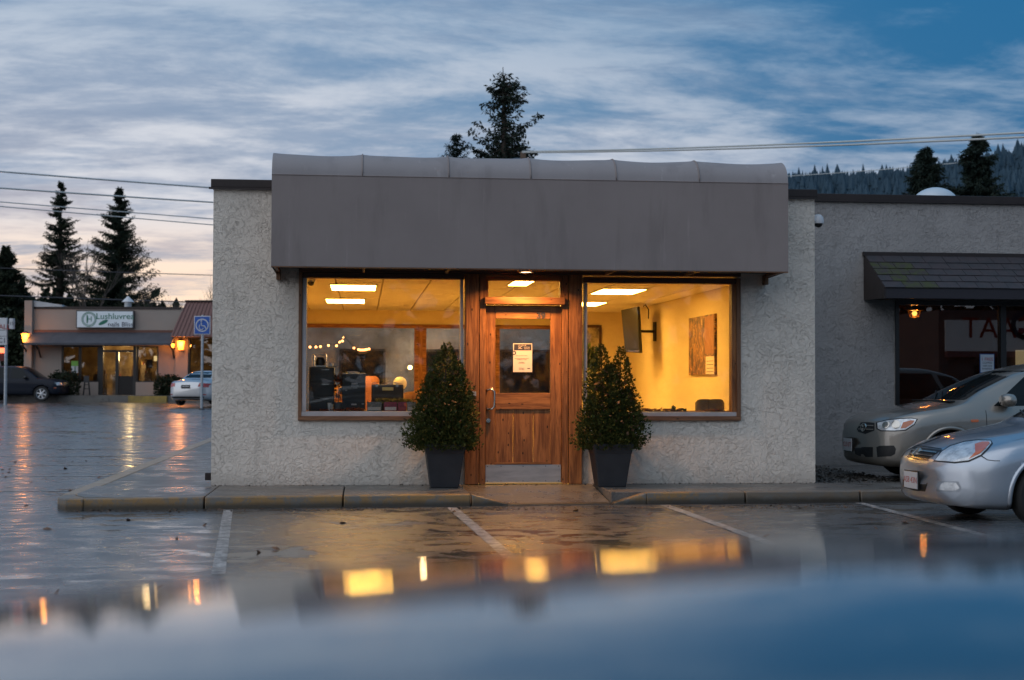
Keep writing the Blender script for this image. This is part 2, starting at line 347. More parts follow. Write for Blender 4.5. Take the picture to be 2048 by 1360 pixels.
M = dict(
    asphalt=asphalt_mat(), walk=wet_concrete('wet_concrete', (.17, .16, .145), (.12, .11, .10)), tanwalk=wet_concrete('tan_concrete_edge', (.46, .35, .25), (.36, .27, .18), .5),
    kerb=kerb_mat(), line=line_mat(), joint=mat('dark_joint', (.02, .018, .015), .8),
    stucco=stucco_mat('cream_stucco', (.84, .755, .66), (.30, .27, .24)), stucco2=stucco_mat('grey_stucco', (.37, .35, .34), (.17, .16, .15)),
    flash=mat('dark_brown_flashing', (.035, .024, .022), .4, .3, var=(2, .5, (.02, .015, .014))),
    canvas=mat('grey_canvas', (.275, .228, .215), .75, var=(1.3, .5, (.235, .195, .185)), bump=(160, .25, .002), coords='World', streak=True),
    woodz=wood_mat('orange_fir_upright', (.36, .155, .055), (.13, .048, .018), 'z'), woodx=wood_mat('orange_fir_rail', (.38, .165, .058), (.14, .052, .02), 'x'),
    brownx=wood_mat('weathered_brown_rail', (.27, .14, .075), (.15, .07, .035), 'x'), brownz=wood_mat('weathered_brown_stile', (.27, .14, .075), (.15, .07, .035), 'z'),
    darkwood=wood_mat('dark_stained_beam', (.11, .05, .03), (.06, .03, .02), 'x'),
    whitetrim=mat('dull_white_trim', (.45, .43, .44), .5, var=(5, .5, (.30, .28, .28))), glass=glass_mat('clear_window_glass', dirt=.05), backglass=glass_mat('rear_window_glass', (.86, .87, .88), 1.5, .01, .22, (.36, .27, .18)),
    steel=mat('brushed_kick_plate', (.42, .45, .48), .42, .55, var=(2.5, .6, (.25, .28, .31)), stretch=(1, 1, 6)), chrome=mat('satin_metal', (.6, .57, .52), .25, 1.0), brass=mat('brass_threshold', (.8, .55, .2), .35, 1.0),
    black=mat('black_plastic', (.012, .012, .013), .35), blackm=mat('black_matte', (.015, .014, .014), .7), darkgrey=mat('dark_grey_plastic', (.045, .045, .05), .5),
    inwall=mat('warm_cream_wall', (.72, .60, .36), .75, var=(1.0, .3, (.66, .54, .32)), bump=(60, .15, .002)), tile=mat('ceiling_tile', (.80, .74, .60), .85, var=(40, .2, (.70, .64, .50))),
    tbar=mat('ceiling_grid_bar', (.40, .34, .24), .6), floor=mat('pale_vinyl_floor', (.52, .44, .34), .35, var=(2, .5, (.14, .08, .04))),
    panel=mat('lit_ceiling_panel', (.9, .85, .7), .5, emit=((1.0, .52, .10), 38.0)),
    paper=mat('notice_paper', (.75, .62, .52), .7), ink=mat('dark_ink', (.03, .03, .05), .7), white=mat('white_plastic', (.62, .62, .64), .35), rubber=mat('black_tyre_rubber', (.014, .014, .014), .75, bump=(30, .2, .002)),
    bulb=mat('warm_bulb', (1, .8, .5), .5, emit=((1.0, .40, .10), 9.0)), lamp=mat('lamp_lens', (1, .9, .8), .5, emit=((1.0, .60, .30), 9.0)),
    soil=mat('dark_soil', (.02, .015, .01), .9, var=(20, .6, (.05, .04, .03)), bump=(25, .8, .02)), dead=mat('dead_twig', (.11, .06, .03), .8),
    thuja=leaf_mat('thuja_green', (.026, .044, .012), (.080, .080, .020), 14), bark=mat('bark', (.035, .026, .02), .9),
    conifer=leaf_mat('spruce_green', (.012, .020, .014), (.026, .034, .018), .6), conifer2=leaf_mat('blue_spruce_green', (.012, .022, .018), (.022, .033, .025), .3),
    twig=mat('bare_twigs', (.07, .055, .045), .9), hedge=leaf_mat('hedge_green', (.015, .022, .012), (.028, .036, .018), 5),
    carglass=mat('dark_car_glass', (.010, .013, .015), .03, spec=.2), cardark=mat('black_car_trim', (.010, .010, .011), .45), tail=mat('red_tail_lamp', (.35, .02, .015), .15, coat=1), amber=mat('amber_lens', (.55, .13, .04), .15, coat=1),
    lampglass=mat('clear_headlight', (.80, .82, .84), .25, .35, coat=1.0, var=(11, .7, (.30, .31, .33))), alloy=mat('silver_alloy', (.48, .50, .53), .3, .8),
)
exec_parts = []

# ================================================================== SETTING: ground, walkways
def gz(y): s = min(max((y - 14) / 26, 0), 1); return .25 * s * s * (3 - 2 * s)
gb = MB(); xs = [-900, -300, -100, -60, -30, -10, 0, 10, 30, 60, 100, 300, 900]; ys = [-600, -200, -60, -20, -5, 5, 14] + [14 + 2 * i for i in range(1, 14)] + [60, 100, 200, 500, 1500]
for y in ys:
    for x in xs: gb.v.append((x, y, gz(y)))
nx = len(xs)
gb.f = [(j * nx + i, j * nx + i + 1, (j + 1) * nx + i + 1, (j + 1) * nx + i) for j in range(len(ys) - 1) for i in range(nx - 1)]
gb.build('parking_lot', M['asphalt'], local=True, smooth=True, kind='structure')

TOP = .13
def ky(x): return -1.70 + .05 * (x + 1.68)           # line of the kerb face in front of the shop
walk = empty('sidewalk', (0, 0, 0), kind='structure')
XL, XW, XE = -3.28, -1.79, 16.0
j = [hy(p, 1000, -1.6).x for p in (410, 686, 943, 1230, 1501, 1738)]
edges = [XL] + j + [7.6, 9.4, 11.2, 13.0, XE]
g = .007
for a, b in zip(edges[:-1], edges[1:]):
    za = zb = TOP; y1 = -.004
    ramp = abs(a - j[2]) < .01
    y0a, y0b = ky(a) + .15, ky(b) + .15
    lo = .015 if ramp else TOP
    if a == XL:
        pts = [(a + .15, -1.1), (a + .19, -1.32), (a + .35, ky(a) + .15), (b - g, y0b), (b - g, y1), (a + .15, y1)]
        MB().prism(pts, -.05, TOP, 'z').build('slab', M['walk'], walk, bevel=.006)
    else:
        MB().hexa([(a + g, y0a, -.05), (b - g, y0b, -.05), (b - g, y1, -.05), (a + g, y1, -.05), (a + g, y0a, lo), (b - g, y0b, lo), (b - g, y1, TOP), (a + g, y1, TOP)]).build('slab', M['walk'], walk, bevel=.006)
    # kerb stones
    def kerbseg(x0, x1, h0, h1):
        MB().hexa([(x0 + g, ky(x0), -.05), (x1 - g, ky(x1), -.05), (x1 - g, ky(x1) + .145, -.05), (x0 + g, ky(x0) + .145, -.05),
                   (x0 + g, ky(x0) + .018, h0), (x1 - g, ky(x1) + .018, h1), (x1 - g, ky(x1) + .145, h1 + .003), (x0 + g, ky(x0) + .145, h0 + .003)]).build('kerb_stone', M['kerb'], walk, bevel=.014)
    if a == XL: kerbseg(a + .32, b, TOP - .01, TOP)
    elif ramp:
        m1 = a + .42; m2 = b - .02
        kerbseg(a, m1, TOP, .02); kerbseg(m1 - 2 * g, m2, .02, .018)
    elif abs(a - j[3]) < .01: kerbseg(a, a + .40, .02, TOP); kerbseg(a + .40 - 2 * g, b, TOP, TOP)
    else: kerbseg(a, b, TOP, TOP)
# rounded corner piece and tan edge strip along the side walk
cor = [(XL + .34, ky(XL)), (XL + .14, ky(XL) + .06), (XL + .03, ky(XL) + .22), (XL, -1.15), (XL + .145, -1.15), (XL + .185, -1.33), (XL + .34, ky(XL) + .145)]
MB().prism(cor, -.05, TOP - .004, 'z').build('kerb_corner', M['kerb'], walk, bevel=.015)
yy = -1.15
while yy < 15.5:
    y2 = yy + 1.9
    MB().box(XL, XL + .20, yy + g, y2 - g, -.05, TOP - .002 + gz(yy)).build('edge_strip', M['tanwalk'], walk, bevel=.012)
    yy = y2
yy = 0.0
while yy < 15.5:
    y2 = yy + 1.45
    MB().box(XL + .213, XW - .004, yy + g, y2 - g, -.05, TOP + random.uniform(-.004, .003)).build('slab', M['walk'], walk, bevel=.006)
    yy = y2
MB().box(XL + .05, XE, -1.45, 0, -.06, .005).build('slab_bed', M['joint'], walk)
MB().box(XL + .05, XW, 0, 15.4, -.06, .09).build('slab_bed', M['joint'], walk)

mk = empty('parking_lines', (0, 0, 0), kind='structure')
for (x, w_) in ((-1.42, .10), (0.98, .11), (3.38, .11), (5.68, .11), (8.03, .11), (10.4, .11)):
    x_end = {-1.42: -1.02, .98: 1.2, 3.38: 3.55, 5.68: 5.6}.get(x, x); y0 = ky(x) - .12; ye = -6.9
    MB().quad((x - w_ / 2, y0, .004), (x_end - w_ / 2, ye, .004), (x_end + w_ / 2, ye, .004), (x + w_ / 2, y0, .004)).build('painted_line', M['line'], mk)
for k, y in enumerate((-1.75, .95, 3.7, 6.4, 9.1, 11.8, 14.6)):
    MB().quad((XL - .25 - (.55 if k == 0 else 0), y - .045, gz(y) + .004), (-9.2, y - .05, gz(y) + .004), (-9.2, y + .05, gz(y) + .004), (XL - .25 - (.55 if k == 0 else 0), y + .055, gz(y) + .004)).build('painted_line', M['line'], mk)

# ================================================================== MAIN SHOP BUILDING
shop = empty('shop_building', (0, 0, 0), label='low cream stucco shop with grey canopy and two big lit windows', cat='building')
XR = hy(1630, 700, 0).x
ZT = 3.80
def wx(px, py=700): return hy(px, py, 0).x
def wz(py, px=1024): return hy(px, py, 0).z
wl0, wl1, wr0, wr1 = wx(606), wx(930), wx(1163), wx(1474)      # structural openings
zs, zh = wz(836), wz(549)
dl, dr = wx(935), wx(1160)
ZF = .13
fw = MB()
fw.box(XW, XR, 0, .2, zh, ZT - .10)                     # lintel band
fw.box(XW, wl0, 0, .2, .10, zh); fw.box(wr1, XR, 0, .2, .10, zh)
fw.box(wl0, dl, 0, .2, .10, zs); fw.box(dr, wr1, 0, .2, .10, zs)
fw.build('front_wall', M['stucco'], shop)
MB().box(XW + .01, XR - .01, .01, .19, -.05, .098).build('footing', M['joint'], shop)
YB = 9.0
sw = MB().box(XW, XW + .2, .2, YB + .2, 0, ZT - .10); sw.build('side_wall', M['stucco'], shop)
MB().box(XR - .2, XR, .2, YB + .2, 0, ZT - .10).build('side_wall', M['stucco'], shop)
bwx0, bwx1, bwz0, bwz1 = -1.35, 3.55, .75, 2.42
bw = MB().box(XW + .2, bwx0, YB, YB + .2, 0, ZT - .10).box(bwx1, XR - .2, YB, YB + .2, 0, ZT - .10).box(bwx0, bwx1, YB, YB + .2, 0, bwz0).box(bwx0, bwx1, YB, YB + .2, bwz1, ZT - .10)
bw.build('rear_wall', M['stucco'], shop)
MB().box(XW + .02, XR - .02, .02, YB + .18, ZT - .099, ZT - .04).build('roof', M['flash'], shop)
fl = MB().box(XW - .03, XR + .03, -.035, .21, ZT - .10, ZT).box(XW - .03, XW + .2, .21, YB + .2, ZT - .10, ZT).box(XR - .2, XR + .03, .21, YB + .2, ZT - .10, ZT)
fl.build('roof_flashing', M['flash'], shop, bevel=.008)
MB().box(XW - .05, XR + .05, -.055, -.037, ZT - .125, ZT - .10).build('drip_edge', M['flash'], shop)
# interior shell
CZ = 2.67
IL, IR = XW + .2, hz(1466, 570, CZ).x
MB().box(IL, IL + .02, .2, YB, .1, CZ + .1).build('inner_wall', M['inwall'], shop)
MB().box(IR, IR + .1, .2, YB, .1, CZ + .1).build('inner_wall', M['inwall'], shop)
ib = MB().box(IL + .02, bwx0, YB - .03, YB - .002, .1, CZ + .1).box(bwx1, IR, YB - .03, YB - .002, .1, CZ + .1).box(bwx0, bwx1, YB - .03, YB - .002, .1, bwz0).box(bwx0, bwx1, YB - .03, YB - .002, bwz1, CZ + .1)
ib.build('inner_wall', M['inwall'], shop)
MB().box(IL, wl0, .202, .215, .1, CZ).box(IL, dl, .202, .215, .1, zs - .02).box(dr, IR, .202, .215, .1, zs - .02).build('inner_wall', M['inwall'], shop)
MB().box(IL, IR, .2, YB, .06, .11).build('floor', M['floor'], shop)
ceil = MB().box(IL, IR, .2, YB, CZ + .02, CZ + .05).build('ceiling', M['tbar'], shop)
# ceiling tiles (2 by 4 ft) with light panels
tw, td = .61, 1.22
lights = [hz(707, 574, CZ), hz(691, 601, CZ), hz(1236, 582, CZ), hz(1166, 607, CZ), Vector((hz(1040, 566, CZ).x, .98, CZ)), hz(1010, 604, CZ)]
lw = MB()
tile = None; gx0, gy0 = IL + .02, .22
ni = int((IR - gx0) / tw) + 1; nj = int((YB - gy0) / td) + 1
for i in range(ni):
    for jj in range(nj):
        x0, x1 = gx0 + i * tw + .012, min(gx0 + (i + 1) * tw - .012, IR - .01); y0, y1 = gy0 + jj * td + .012, min(gy0 + (jj + 1) * td - .012, YB - .04)
        if x1 - x0 < .05 or y1 - y0 < .05: continue
        hasl = any(x0 - .012 <= L.x <= x1 + .012 and y0 - .012 <= L.y <= y1 + .012 for L in lights)
        MB().box(x0, x1, y0, y1, CZ - (.002 if hasl else 0) + .004, CZ + .019).build('ceiling_tile', M['tile'], ceil)
for L in lights:
    hw_ = .12 if L is lights[4] else .30
    t = empty('ceiling_light', (L.x, L.y, CZ), label='x', cat='ceiling light', group='fluorescent ceiling panels inside the shop')
    MB().box(L.x - hw_ - .03, L.x + hw_ + .03, L.y - .57, L.y + .57, CZ - .012, CZ + .001).build('light_frame', M['white'], t)
    MB().box(L.x - hw_, L.x + hw_, L.y - .53, L.y + .53, CZ - .016, CZ - .0125).build('diffuser', M['panel'], t)
    exec_parts.append(t)
for t, lb in zip(exec_parts, ('lit ceiling panel nearest the left window, seen over the tall black cabinet', 'lit ceiling panel behind the first one in the left window', 'long bright ceiling panel at the top of the right window',
        'short bright ceiling panel at the left edge of the right window', 'lit ceiling panel seen through the small pane above the door', 'lit ceiling panel deeper inside behind the door')): t['label'] = lb
# rear window
MBr = lambda: MB()
for a, b in ((bwx0, 1.02), (1.10, 2.4), (2.46, bwx1)):
    f = empty('rear_window', (a, YB, bwz0)); f.parent = shop
    fr_ = MB().box(a, b, YB - .05, YB + .06, bwz0, bwz0 + .07).box(a, b, YB - .05, YB + .06, bwz1 - .07, bwz1).box(a, a + .07, YB - .05, YB + .06, bwz0 + .07, bwz1 - .07).box(b - .07, b, YB - .05, YB + .06, bwz0 + .07, bwz1 - .07)
    fr_.build('frame', M['woodx'], f); MB().box(a + .07, b - .07, YB + .02, YB + .026, bwz0 + .07, bwz1 - .07).build('pane', M['backglass'], f)
MB().box(1.02, 1.10, YB - .06, YB + .1, bwz0, bwz1).build('mullion', M['woodz'], shop); MB().box(2.4, 2.46, YB - .06, YB + .1, bwz0, bwz1).build('mullion', M['woodz'], shop)

# front window frames ---------------------------------------------------------
def window(a_out, a_in, b_in, b_out, zt0, zt1, zg, zsill, name='window', lab=None, right=False):
    f = empty(name, ((a_in + b_in) / 2, 0, zg)); f.parent = shop
    MB().box(a_out, b_out, -.045, .12, zsill, zsill + .052).build('sill', M['brownx'], f, bevel=.003)
    MB().box(a_in - .075, b_in + .075, -.03, .15, zsill + .053, zg).build('inner_sill', M['whitetrim'], f, bevel=.003)
    if not right:
        MB().box(a_out, a_in - .055, -.04, .12, zsill + .053, zt0).build('stile', M['brownz'], f, bevel=.003)
        MB().box(a_in - .05, a_in, -.02, .12, zg + .002, zt1).build('inner_stile', M['whitetrim'], f, bevel=.003)
        MB().box(b_in, b_in + .035, -.02, .12, zg + .002, zt1).build('inner_stile', M['whitetrim'], f, bevel=.003)
    else:
        MB().box(b_in + .055, b_out, -.04, .12, zsill + .053, zt0).build('stile', M['brownz'], f, bevel=.003)
        MB().box(b_in, b_in + .052, -.02, .12, zg + .002, zt1).build('inner_stile', M['woodz'], f, bevel=.003)
        MB().box(a_in - .035, a_in, -.02, .12, zg + .002, zt1).build('inner_stile', M['whitetrim'], f, bevel=.003)
    MB().box(a_in - .05, b_in + .05, -.03, .12, zt1 + .002, zt0 - .002).build('head', M['darkwood'], f, bevel=.003)
    MB().box(a_in - .004, b_in + .004, .05, .058, zg, zt1).build('pane', M['glass'], f)
    return f
zg = wz(823); zsill = wz(841); zt1 = wz(560); zt0 = wz(549)
window(wx(597), wx(613), wx(920), wx(930), zt0, zt1, zg, zsill)
window(wx(1163), wx(1174), wx(1463), wx(1480), zt0 - .02, zt1 - .025, zg - .005, zsill, right=True)
MB().box(wx(597), wx(1480), -.05, .12, zt0 + .002, zt0 + .08).build('head_beam', M['darkwood'], shop, bevel=.004)
MB().box(wx(604), wx(1470), -.10, -.052, zt0 + .035, zt0 + .085).build('head_moulding', M['brownx'], shop, bevel=.004)
# posts and jambs
for a, b, n_ in ((930, 957.5, 'door_post'), (1137, 1163, 'door_post')):
    MB().box(wx(a), wx(b), -.055, .12, ZF + .002, zt0).build(n_, M['woodz'], shop, bevel=.005)
for a, b in ((959, 971), (1124, 1135.5)):
    MB().box(wx(a), wx(b), -.035, .12, ZF + .002, zt0 - .001).build('door_jamb', M['woodz'], shop, bevel=.004)
MB().box(wx(971.5), wx(1123.5), -.03, .12, wz(561), zt0 - .002).build('door_head', M['woodx'], shop, bevel=.003)
tr = empty('transom_window', (wx(1047), 0, wz(595))); tr.parent = shop
for a, b in ((972, 976), (1119.5, 1123)): MB().box(wx(a), wx(b), -.02, .1, wz(594), wz(561) - .002).build('frame', M['woodz'], tr)
MB().box(wx(975), wx(1120), .04, .046, wz(594), wz(562)).build('pane', M['glass'], tr)
MB().box(wx(968), wx(1128), -.10, .10, wz(609), wz(595)).build('transom_bar', M['woodx'], shop, bevel=.006)
# door leaf ---------------------------------------------------------------------
door = empty('door', (wx(1047), .0, ZF)); door.parent = shop
yd0, yd1 = .02, .065
MB().box(wx(972), wx(991), yd0, yd1, ZF + .02, wz(611)).build('stile', M['woodz'], door, bevel=.003)
MB().box(wx(1101.5), wx(1123.3), yd0, yd1, ZF + .02, wz(611)).build('stile', M['woodz'], door, bevel=.003)
MB().box(wx(991.3), wx(1101.2), yd0 - .002, yd1 - .002, wz(637), wz(611)).build('top_rail', M['woodx'], door, bevel=.003)
MB().box(wx(991.3), wx(1101.2), yd0 - .002, yd1 - .002, wz(819), wz(786)).build('middle_rail', M['woodx'], door, bevel=.004)
MB().box(wx(991.3), wx(1101.2), yd0 - .001, yd1 - .002, ZF + .02, wz(925)).build('bottom_rail', M['woodx'], door, bevel=.003)
MB().box(wx(990), wx(1102.5), yd0 - .012, yd0 - .003, wz(928), wz(924.5)).build('bead', M['woodx'], door)
for a, b in ((991.5, 1027), (1027.8, 1067.2), (1068, 1101)):
    MB().box(wx(a), wx(b), yd0 + .014, yd1 - .01, wz(925) + .002, wz(819) - .001).build('plank', M['woodz'], door, bevel=.003)
MB().box(wx(991), wx(1101.6), .04, .046, wz(785.6), wz(637.4)).build('pane', M['glass'], door)
kp = MB().box(wx(972), wx(1122.5), yd0 - .008, yd0 - .002, wz(965), wz(929.6)).build('kick_plate', M['steel'], door, bevel=.001)
for px in (976, 1003, 1047, 1092, 1118):
    for pz in (932.5, 962): MB().ball((wx(px), yd0 - .009, wz(pz)), .006, 6).build('screw', M['blackm'], kp)
MB().box(wx(968), wx(1125), -.03, .10, ZF + .001, ZF + .019).build('threshold', M['brass'], door, bevel=.004)
hp = [(wx(974), yd0, wz(780)), (wx(975), -.04, wz(780)), (wx(983), -.055, wz(778)), (wx(988), -.055, wz(783)), (wx(988.5), -.055, wz(800)), (wx(988), -.055, wz(813)), (wx(983), -.055, wz(818)), (wx(975), -.04, wz(818)), (wx(974), yd0, wz(818))]
MB().tube(hp, .013, 10).build('handle', M['chrome'], door, smooth=True)
MB().cyl((wx(977), yd0, wz(841)), (wx(977), yd0 - .03, wz(841)), .030, .026, 18).cyl((wx(977), yd0 - .03, wz(841)), (wx(977), yd0 - .05, wz(841)), .018, .016, 14).build('lock', M['chrome'], door, smooth='auto')
text('number', '39', .11, (wx(1082), yd0 - .008, wz(631)), (R(90), 0, 0), M['ink'], door, bold=.004)
# notice on the door glass
nt = empty('notice', (wx(1046), .035, wz(744)), label='printed paper notice with dark header taped inside the door glass', cat='notice')
MB().box(wx(1027), wx(1065), .034, .036, wz(744), wz(686.5)).build('sheet', M['paper'], nt)
MB().box(wx(1028.5), wx(1063.5), .0325, .0335, wz(700.5), wz(688)).build('header', M['ink'], nt)
text('print', 'WE WILL BE', .018, (wx(1045), .032, wz(690.5)), (R(90), 0, 0), M['paper'], nt, .0005)
text('print', '3C', .045, (wx(1041), .032, wz(695.5)), (R(90), 0, 0), M['paper'], nt, .0005)
text('print', 'OFFICIAL\nNOTICE', .018, (wx(1054.5), .032, wz(695.8)), (R(90), 0, 0), M['paper'], nt, .0005)
for yy_, tx in ((711, 'you can find us here'), (716.5, 'new hours for the month'), (719, 'starting this week'), (724, 'by phone'), (726, 'or by letter'), (736, 'thank you'), (738.5, 'the office')):
    text('print', tx, .017, (wx(1044), .0332, wz(yy_)), (R(90), 0, 0), M['ink'], nt, .0005)
MB().box(wx(1055.5), wx(1061), .0328, .0336, wz(737.5), wz(736)).build('print', M['ink'], nt)
tag(MB().lathe((wx(1028.5), .0318, wz(705.5)), [(.026, 0), (.026, -.001), (.015, -.001), (.015, 0)], 20, 'Y').build('sticker', M['ink']), 'small round black ring sticker at the edge of the door notice', 'sticker')
tag(MB().box(wx(943), wx(952), -.066, -.056, wz(792), wz(783)).build('door_card', M['steel'], bevel=.002), 'small grey card reader plate on the left door post', 'card reader')

# canopy ------------------------------------------------------------------------
can = empty('canopy', (0, 0, 0)); can.parent = shop
cp = .90                                                       # how far it stands out
cxl, cxr = hy(543, 430, -cp).x, hy(1576.5, 450, -cp).x
czb, czs = hy(1050, 537.5, -cp).z, hy(1050, 358, -cp).z
rr = .30
prof = [(-cp, czb)] + [(-cp, czb + (czs - czb) * k / 4) for k in range(1, 5)]
npf = len(prof)
for k in range(1, 9):
    a = k / 8 * math.pi / 2; prof.append((-cp + .36 * (1 - math.cos(a)), czs + rr * math.sin(a)))
prof += [(-.25, czs + rr + .015), (.0, czs + rr + .02)]
ribs = [hy(p, 340, -cp + .1).x for p in (725, 897, 1060, 1230, 1395)]; ribs = [cxl] + ribs + [hy(1562, 350, -cp + .1).x + .06]
ribs[-1] = cxr
cols = []
topcloth = mat('skylit_grey_canvas', (.30, .27, .27), .75, var=(1.3, .5, (.26, .235, .235)), bump=(160, .25, .002), coords='World', streak=True)  # same cloth as the front, sky light from above lifted into its colour
for a, b in zip(ribs[:-1], ribs[1:]):
    for k in range(12): cols.append((a + (b - a) * k / 12, k / 12))
cols.append((cxr, 0.0))
top = MB()
for x, u in cols:
    sag = (math.sin(math.pi * u)) ** .55 if u > 0 else 0
    for i, (y, z) in enumerate(prof):
        q = max(0, i - npf + 1) / 8; q = min(q, 1)
        top.v.append((x, y + sag * .010 * q, z - sag * .024 * q + (0.006 * sag * math.sin(x * 5.1) if q else 0)))
npr = len(prof)
for c in range(len(cols) - 1):
    for i in range(npf - 1, npr - 1):
        top.f.append((c * npr + i, (c + 1) * npr + i, (c + 1) * npr + i + 1, c * npr + i + 1))
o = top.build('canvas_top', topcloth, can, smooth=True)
fb = MB()
nseg = 40
for c in range(nseg + 1):
    x = cxl + (cxr - cxl) * c / nseg
    for i in range(9):
        z = czb + (czs - czb) * i / 8
        fb.v.append((x, -cp - .002 + .004 * math.sin(x * 2.1 + i * .7) * math.sin(math.pi * i / 8), z))
for c in range(nseg):
    for i in range(8): fb.f.append((c * 9 + i, (c + 1) * 9 + i, (c + 1) * 9 + i + 1, c * 9 + i + 1))
fb.build('canvas_front', M['canvas'], can, smooth=True)
for x, s_ in ((cxl, 1), (cxr, -1)):
    sd = MB(); sd.v = [(x, y, z) for (y, z) in prof] + [(x, 0, czb - .02)]; sd.f = [tuple(range(len(sd.v)))]; sd.build('canvas_side', M['canvas'], can)
MB().tube([(cxl, -cp - .003, czs + .002), (cxr, -cp - .003, czs + .002)], .006, 6).build('seam', M['canvas'], can)
MB().box(cxl, cxr, -cp + .002, -cp + .035, czb - .012, czb + .03).build('hem_bar', M['brownx'], can)
for k, x in enumerate(ribs):
    xx = min(max(x, cxl + .02), cxr - .05)
    MB().box(xx, xx + .035, -cp + .036, -.10, czb - .005, czb + .03).build('rafter', M['brownz'], can)
for x in (cxl + .012, cxr - .06): MB().box(x, x + .045, -.12, -.002, czb - .10, czb + .02).build('wall_bracket', M['brownz'], can)
for x in ribs[1:-1]:
    pts = [(x, y - .004, z + .002) for (y, z) in prof[npf - 1:npf + 9]]
    MB().tube(pts, .008, 6).build('rib', M['canvas'], can, smooth=True)
# soffit board so the underside is closed
MB().box(cxl + .03, cxr - .03, -cp + .04, -.11, czb + .035, czb + .05).build('soffit', M['blackm'], can)
# door lamp in the soffit
Lp = hy(1053, 540, -.50)
dlm = empty('soffit_lamp', (Lp.x, -.45, czb + .02), label='bright flush lamp under the grey canopy above the door', cat='lamp')
MB().lathe((Lp.x, -.45, czb - .005), [(.0001, .0), (.06, .0), (.065, .02), (.065, .04)], 20).build('lens', M['lamp'], dlm, smooth='auto')
MB().lathe((Lp.x, -.45, czb - .008), [(.067, .0), (.085, .0), (.085, .045), (.067, .045)], 20).build('rim', M['white'], dlm)
def lamp(name, loc, e, col, r=.06, parent=None, typ='POINT', size=None):
    l = bpy.data.lights.new(name, typ); l.energy = e; l.color = col
    if typ == 'POINT': l.shadow_soft_size = r
    if typ == 'AREA': l.shape = 'DISK'; l.size = size; l.spread = R(150)
    o = bpy.data.objects.new(name, l); COL.objects.link(o); o.location = Vector(loc) - (origin(parent) if parent else Vector((0, 0, 0))); o.parent = parent; return o
lamp('lamp_light', (Lp.x, -.45, czb - .03), 50, (1.0, .47, .14), parent=dlm, typ='AREA', size=.16)

# small fixtures on the wall
tag(MB().box(XW - .075, XW - .004, .02, .10, .19, .28).build('downspout_shoe', M['flash'], bevel=.006), 'dark red brown metal shoe at the foot of the left corner', 'downspout')
dc = hy(1638, 441, .10)
c0 = empty('dome_camera', (XR, .10, dc.z), label='white dome security camera on the outer right corner of the shop', cat='security camera')
MB().box(XR + .001, XR + .05, .04, .16, dc.z - .02, dc.z + .06).build('bracket', M['white'], c0, bevel=.01)
MB().lathe((XR + .075, .10, dc.z - .01), [(.0001, .09), (.04, .08), (.065, .05), (.075, .0), (.072, -.03), (.0001, -.03)], 20).build('housing', M['white'], c0, smooth='auto')
MB().lathe((XR + .08, .10, dc.z - .04), [(.055, .0), (.045, -.03), (.02, -.045), (.0001, -.05)], 18).build('lens_dome', M['black'], c0, smooth=True)

# ================================================================== INTERIOR THINGS
zsl = zg + .0
sh = MB().box(wl0, dl, .16, .75, zsl - .05, zsl).build('window_shelf', M['brownx'], shop); MB().box(dr, IR, .16, .55, zsl - .05, zsl).build('window_shelf', M['brownx'], shop)
def ib(px0, px1, py0, py1, y, depth):      # a box whose front face fills these pixels at wall distance y
    a = hy(px0, (py0 + py1) / 2, y); b = hy(px1, (py0 + py1) / 2, y); return a.x, b.x, y, y + depth, hy((px0 + px1) / 2, py1, y).z, hy((px0 + px1) / 2, py0, y).z
x0, x1, y0, y1, z0, z1 = ib(618, 668, 734, 822, .3, .4); z0 = zsl
t = empty('storage_cabinet', ((x0 + x1) / 2, .5, z0), label='tall black cabinet standing at the left end of the left window', cat='cabinet')
MB().box(x0, x1, y0, y1, z0, z1).build('body', M['black'], t, bevel=.006)
for k in range(3): MB().box(x0 + .012, x1 - .012, y0 - .010, y0 - .001, z0 + .02 + k * (z1 - z0 - .03) / 3, z0 + .01 + (k + 1) * (z1 - z0 - .03) / 3).build('drawer', M['black'], t, bevel=.004)
for k in range(3): MB().box((x0 + x1) / 2, x1 - .06, y0 - .018, y0 - .011, z0 + (k + .8) * (z1 - z0) / 3, z0 + (k + .8) * (z1 - z0) / 3 + .008).build('drawer_pull', M['chrome'], t)
xc0, xc1, _, _, zc0, zc1 = ib(624, 653, 708, 734, .35, .2); zc0 = z1
t = empty('coffee_maker', ((xc0 + xc1) / 2, .45, zc0), label='coffee maker with glass jug on top of the tall black cabinet', cat='coffee maker')
MB().box(xc0, xc1, .35, .55, zc0, zc0 + .02).box(xc0, xc0 + .03, .35, .55, zc0 + .02, zc1).box(xc1 - .015, xc1, .35, .55, zc0 + .02, zc1).box(xc0 + .03, xc1 - .015, .35, .55, zc1 - .02, zc1).build('housing', M['chrome'], t, bevel=.004)
MB().lathe(((xc0 + xc1) / 2 + .01, .44, zc0 + .02), [(.0001, 0), (.055, 0), (.062, .05), (.045, .09), (.04, .1)], 18).build('jug', M['black'], t, smooth='auto')
t = empty('paper_cups', (xc1 + .07, .45, zc0), label='white cup and small dishes beside the coffee maker', cat='cup')
MB().lathe((xc1 + .06, .42, z1), [(.0001, 0), (.022, 0), (.028, .045), (.026, .045), (.02, .004), (.0001, .004)], 16).build('cup', M['white'], t, smooth='auto')
MB().lathe((xc1 + .07, .42, z1 + .001), [(.0001, .0), (.05, 0), (.065, .01), (.0001, .006)], 16).build('saucer', M['white'], t)
x0, x1, y0, y1, z0, z1 = ib(684, 731, 746, 818, .3, .4); z0 = zsl
t = empty('computer_tower', ((x0 + x1) / 2, .5, z0), label='black computer tower with pale stickers in the middle of the left window', cat='computer')
MB().box(x0, x1, y0, y1, z0 + .015, z1).build('case', M['black'], t, bevel=.006)
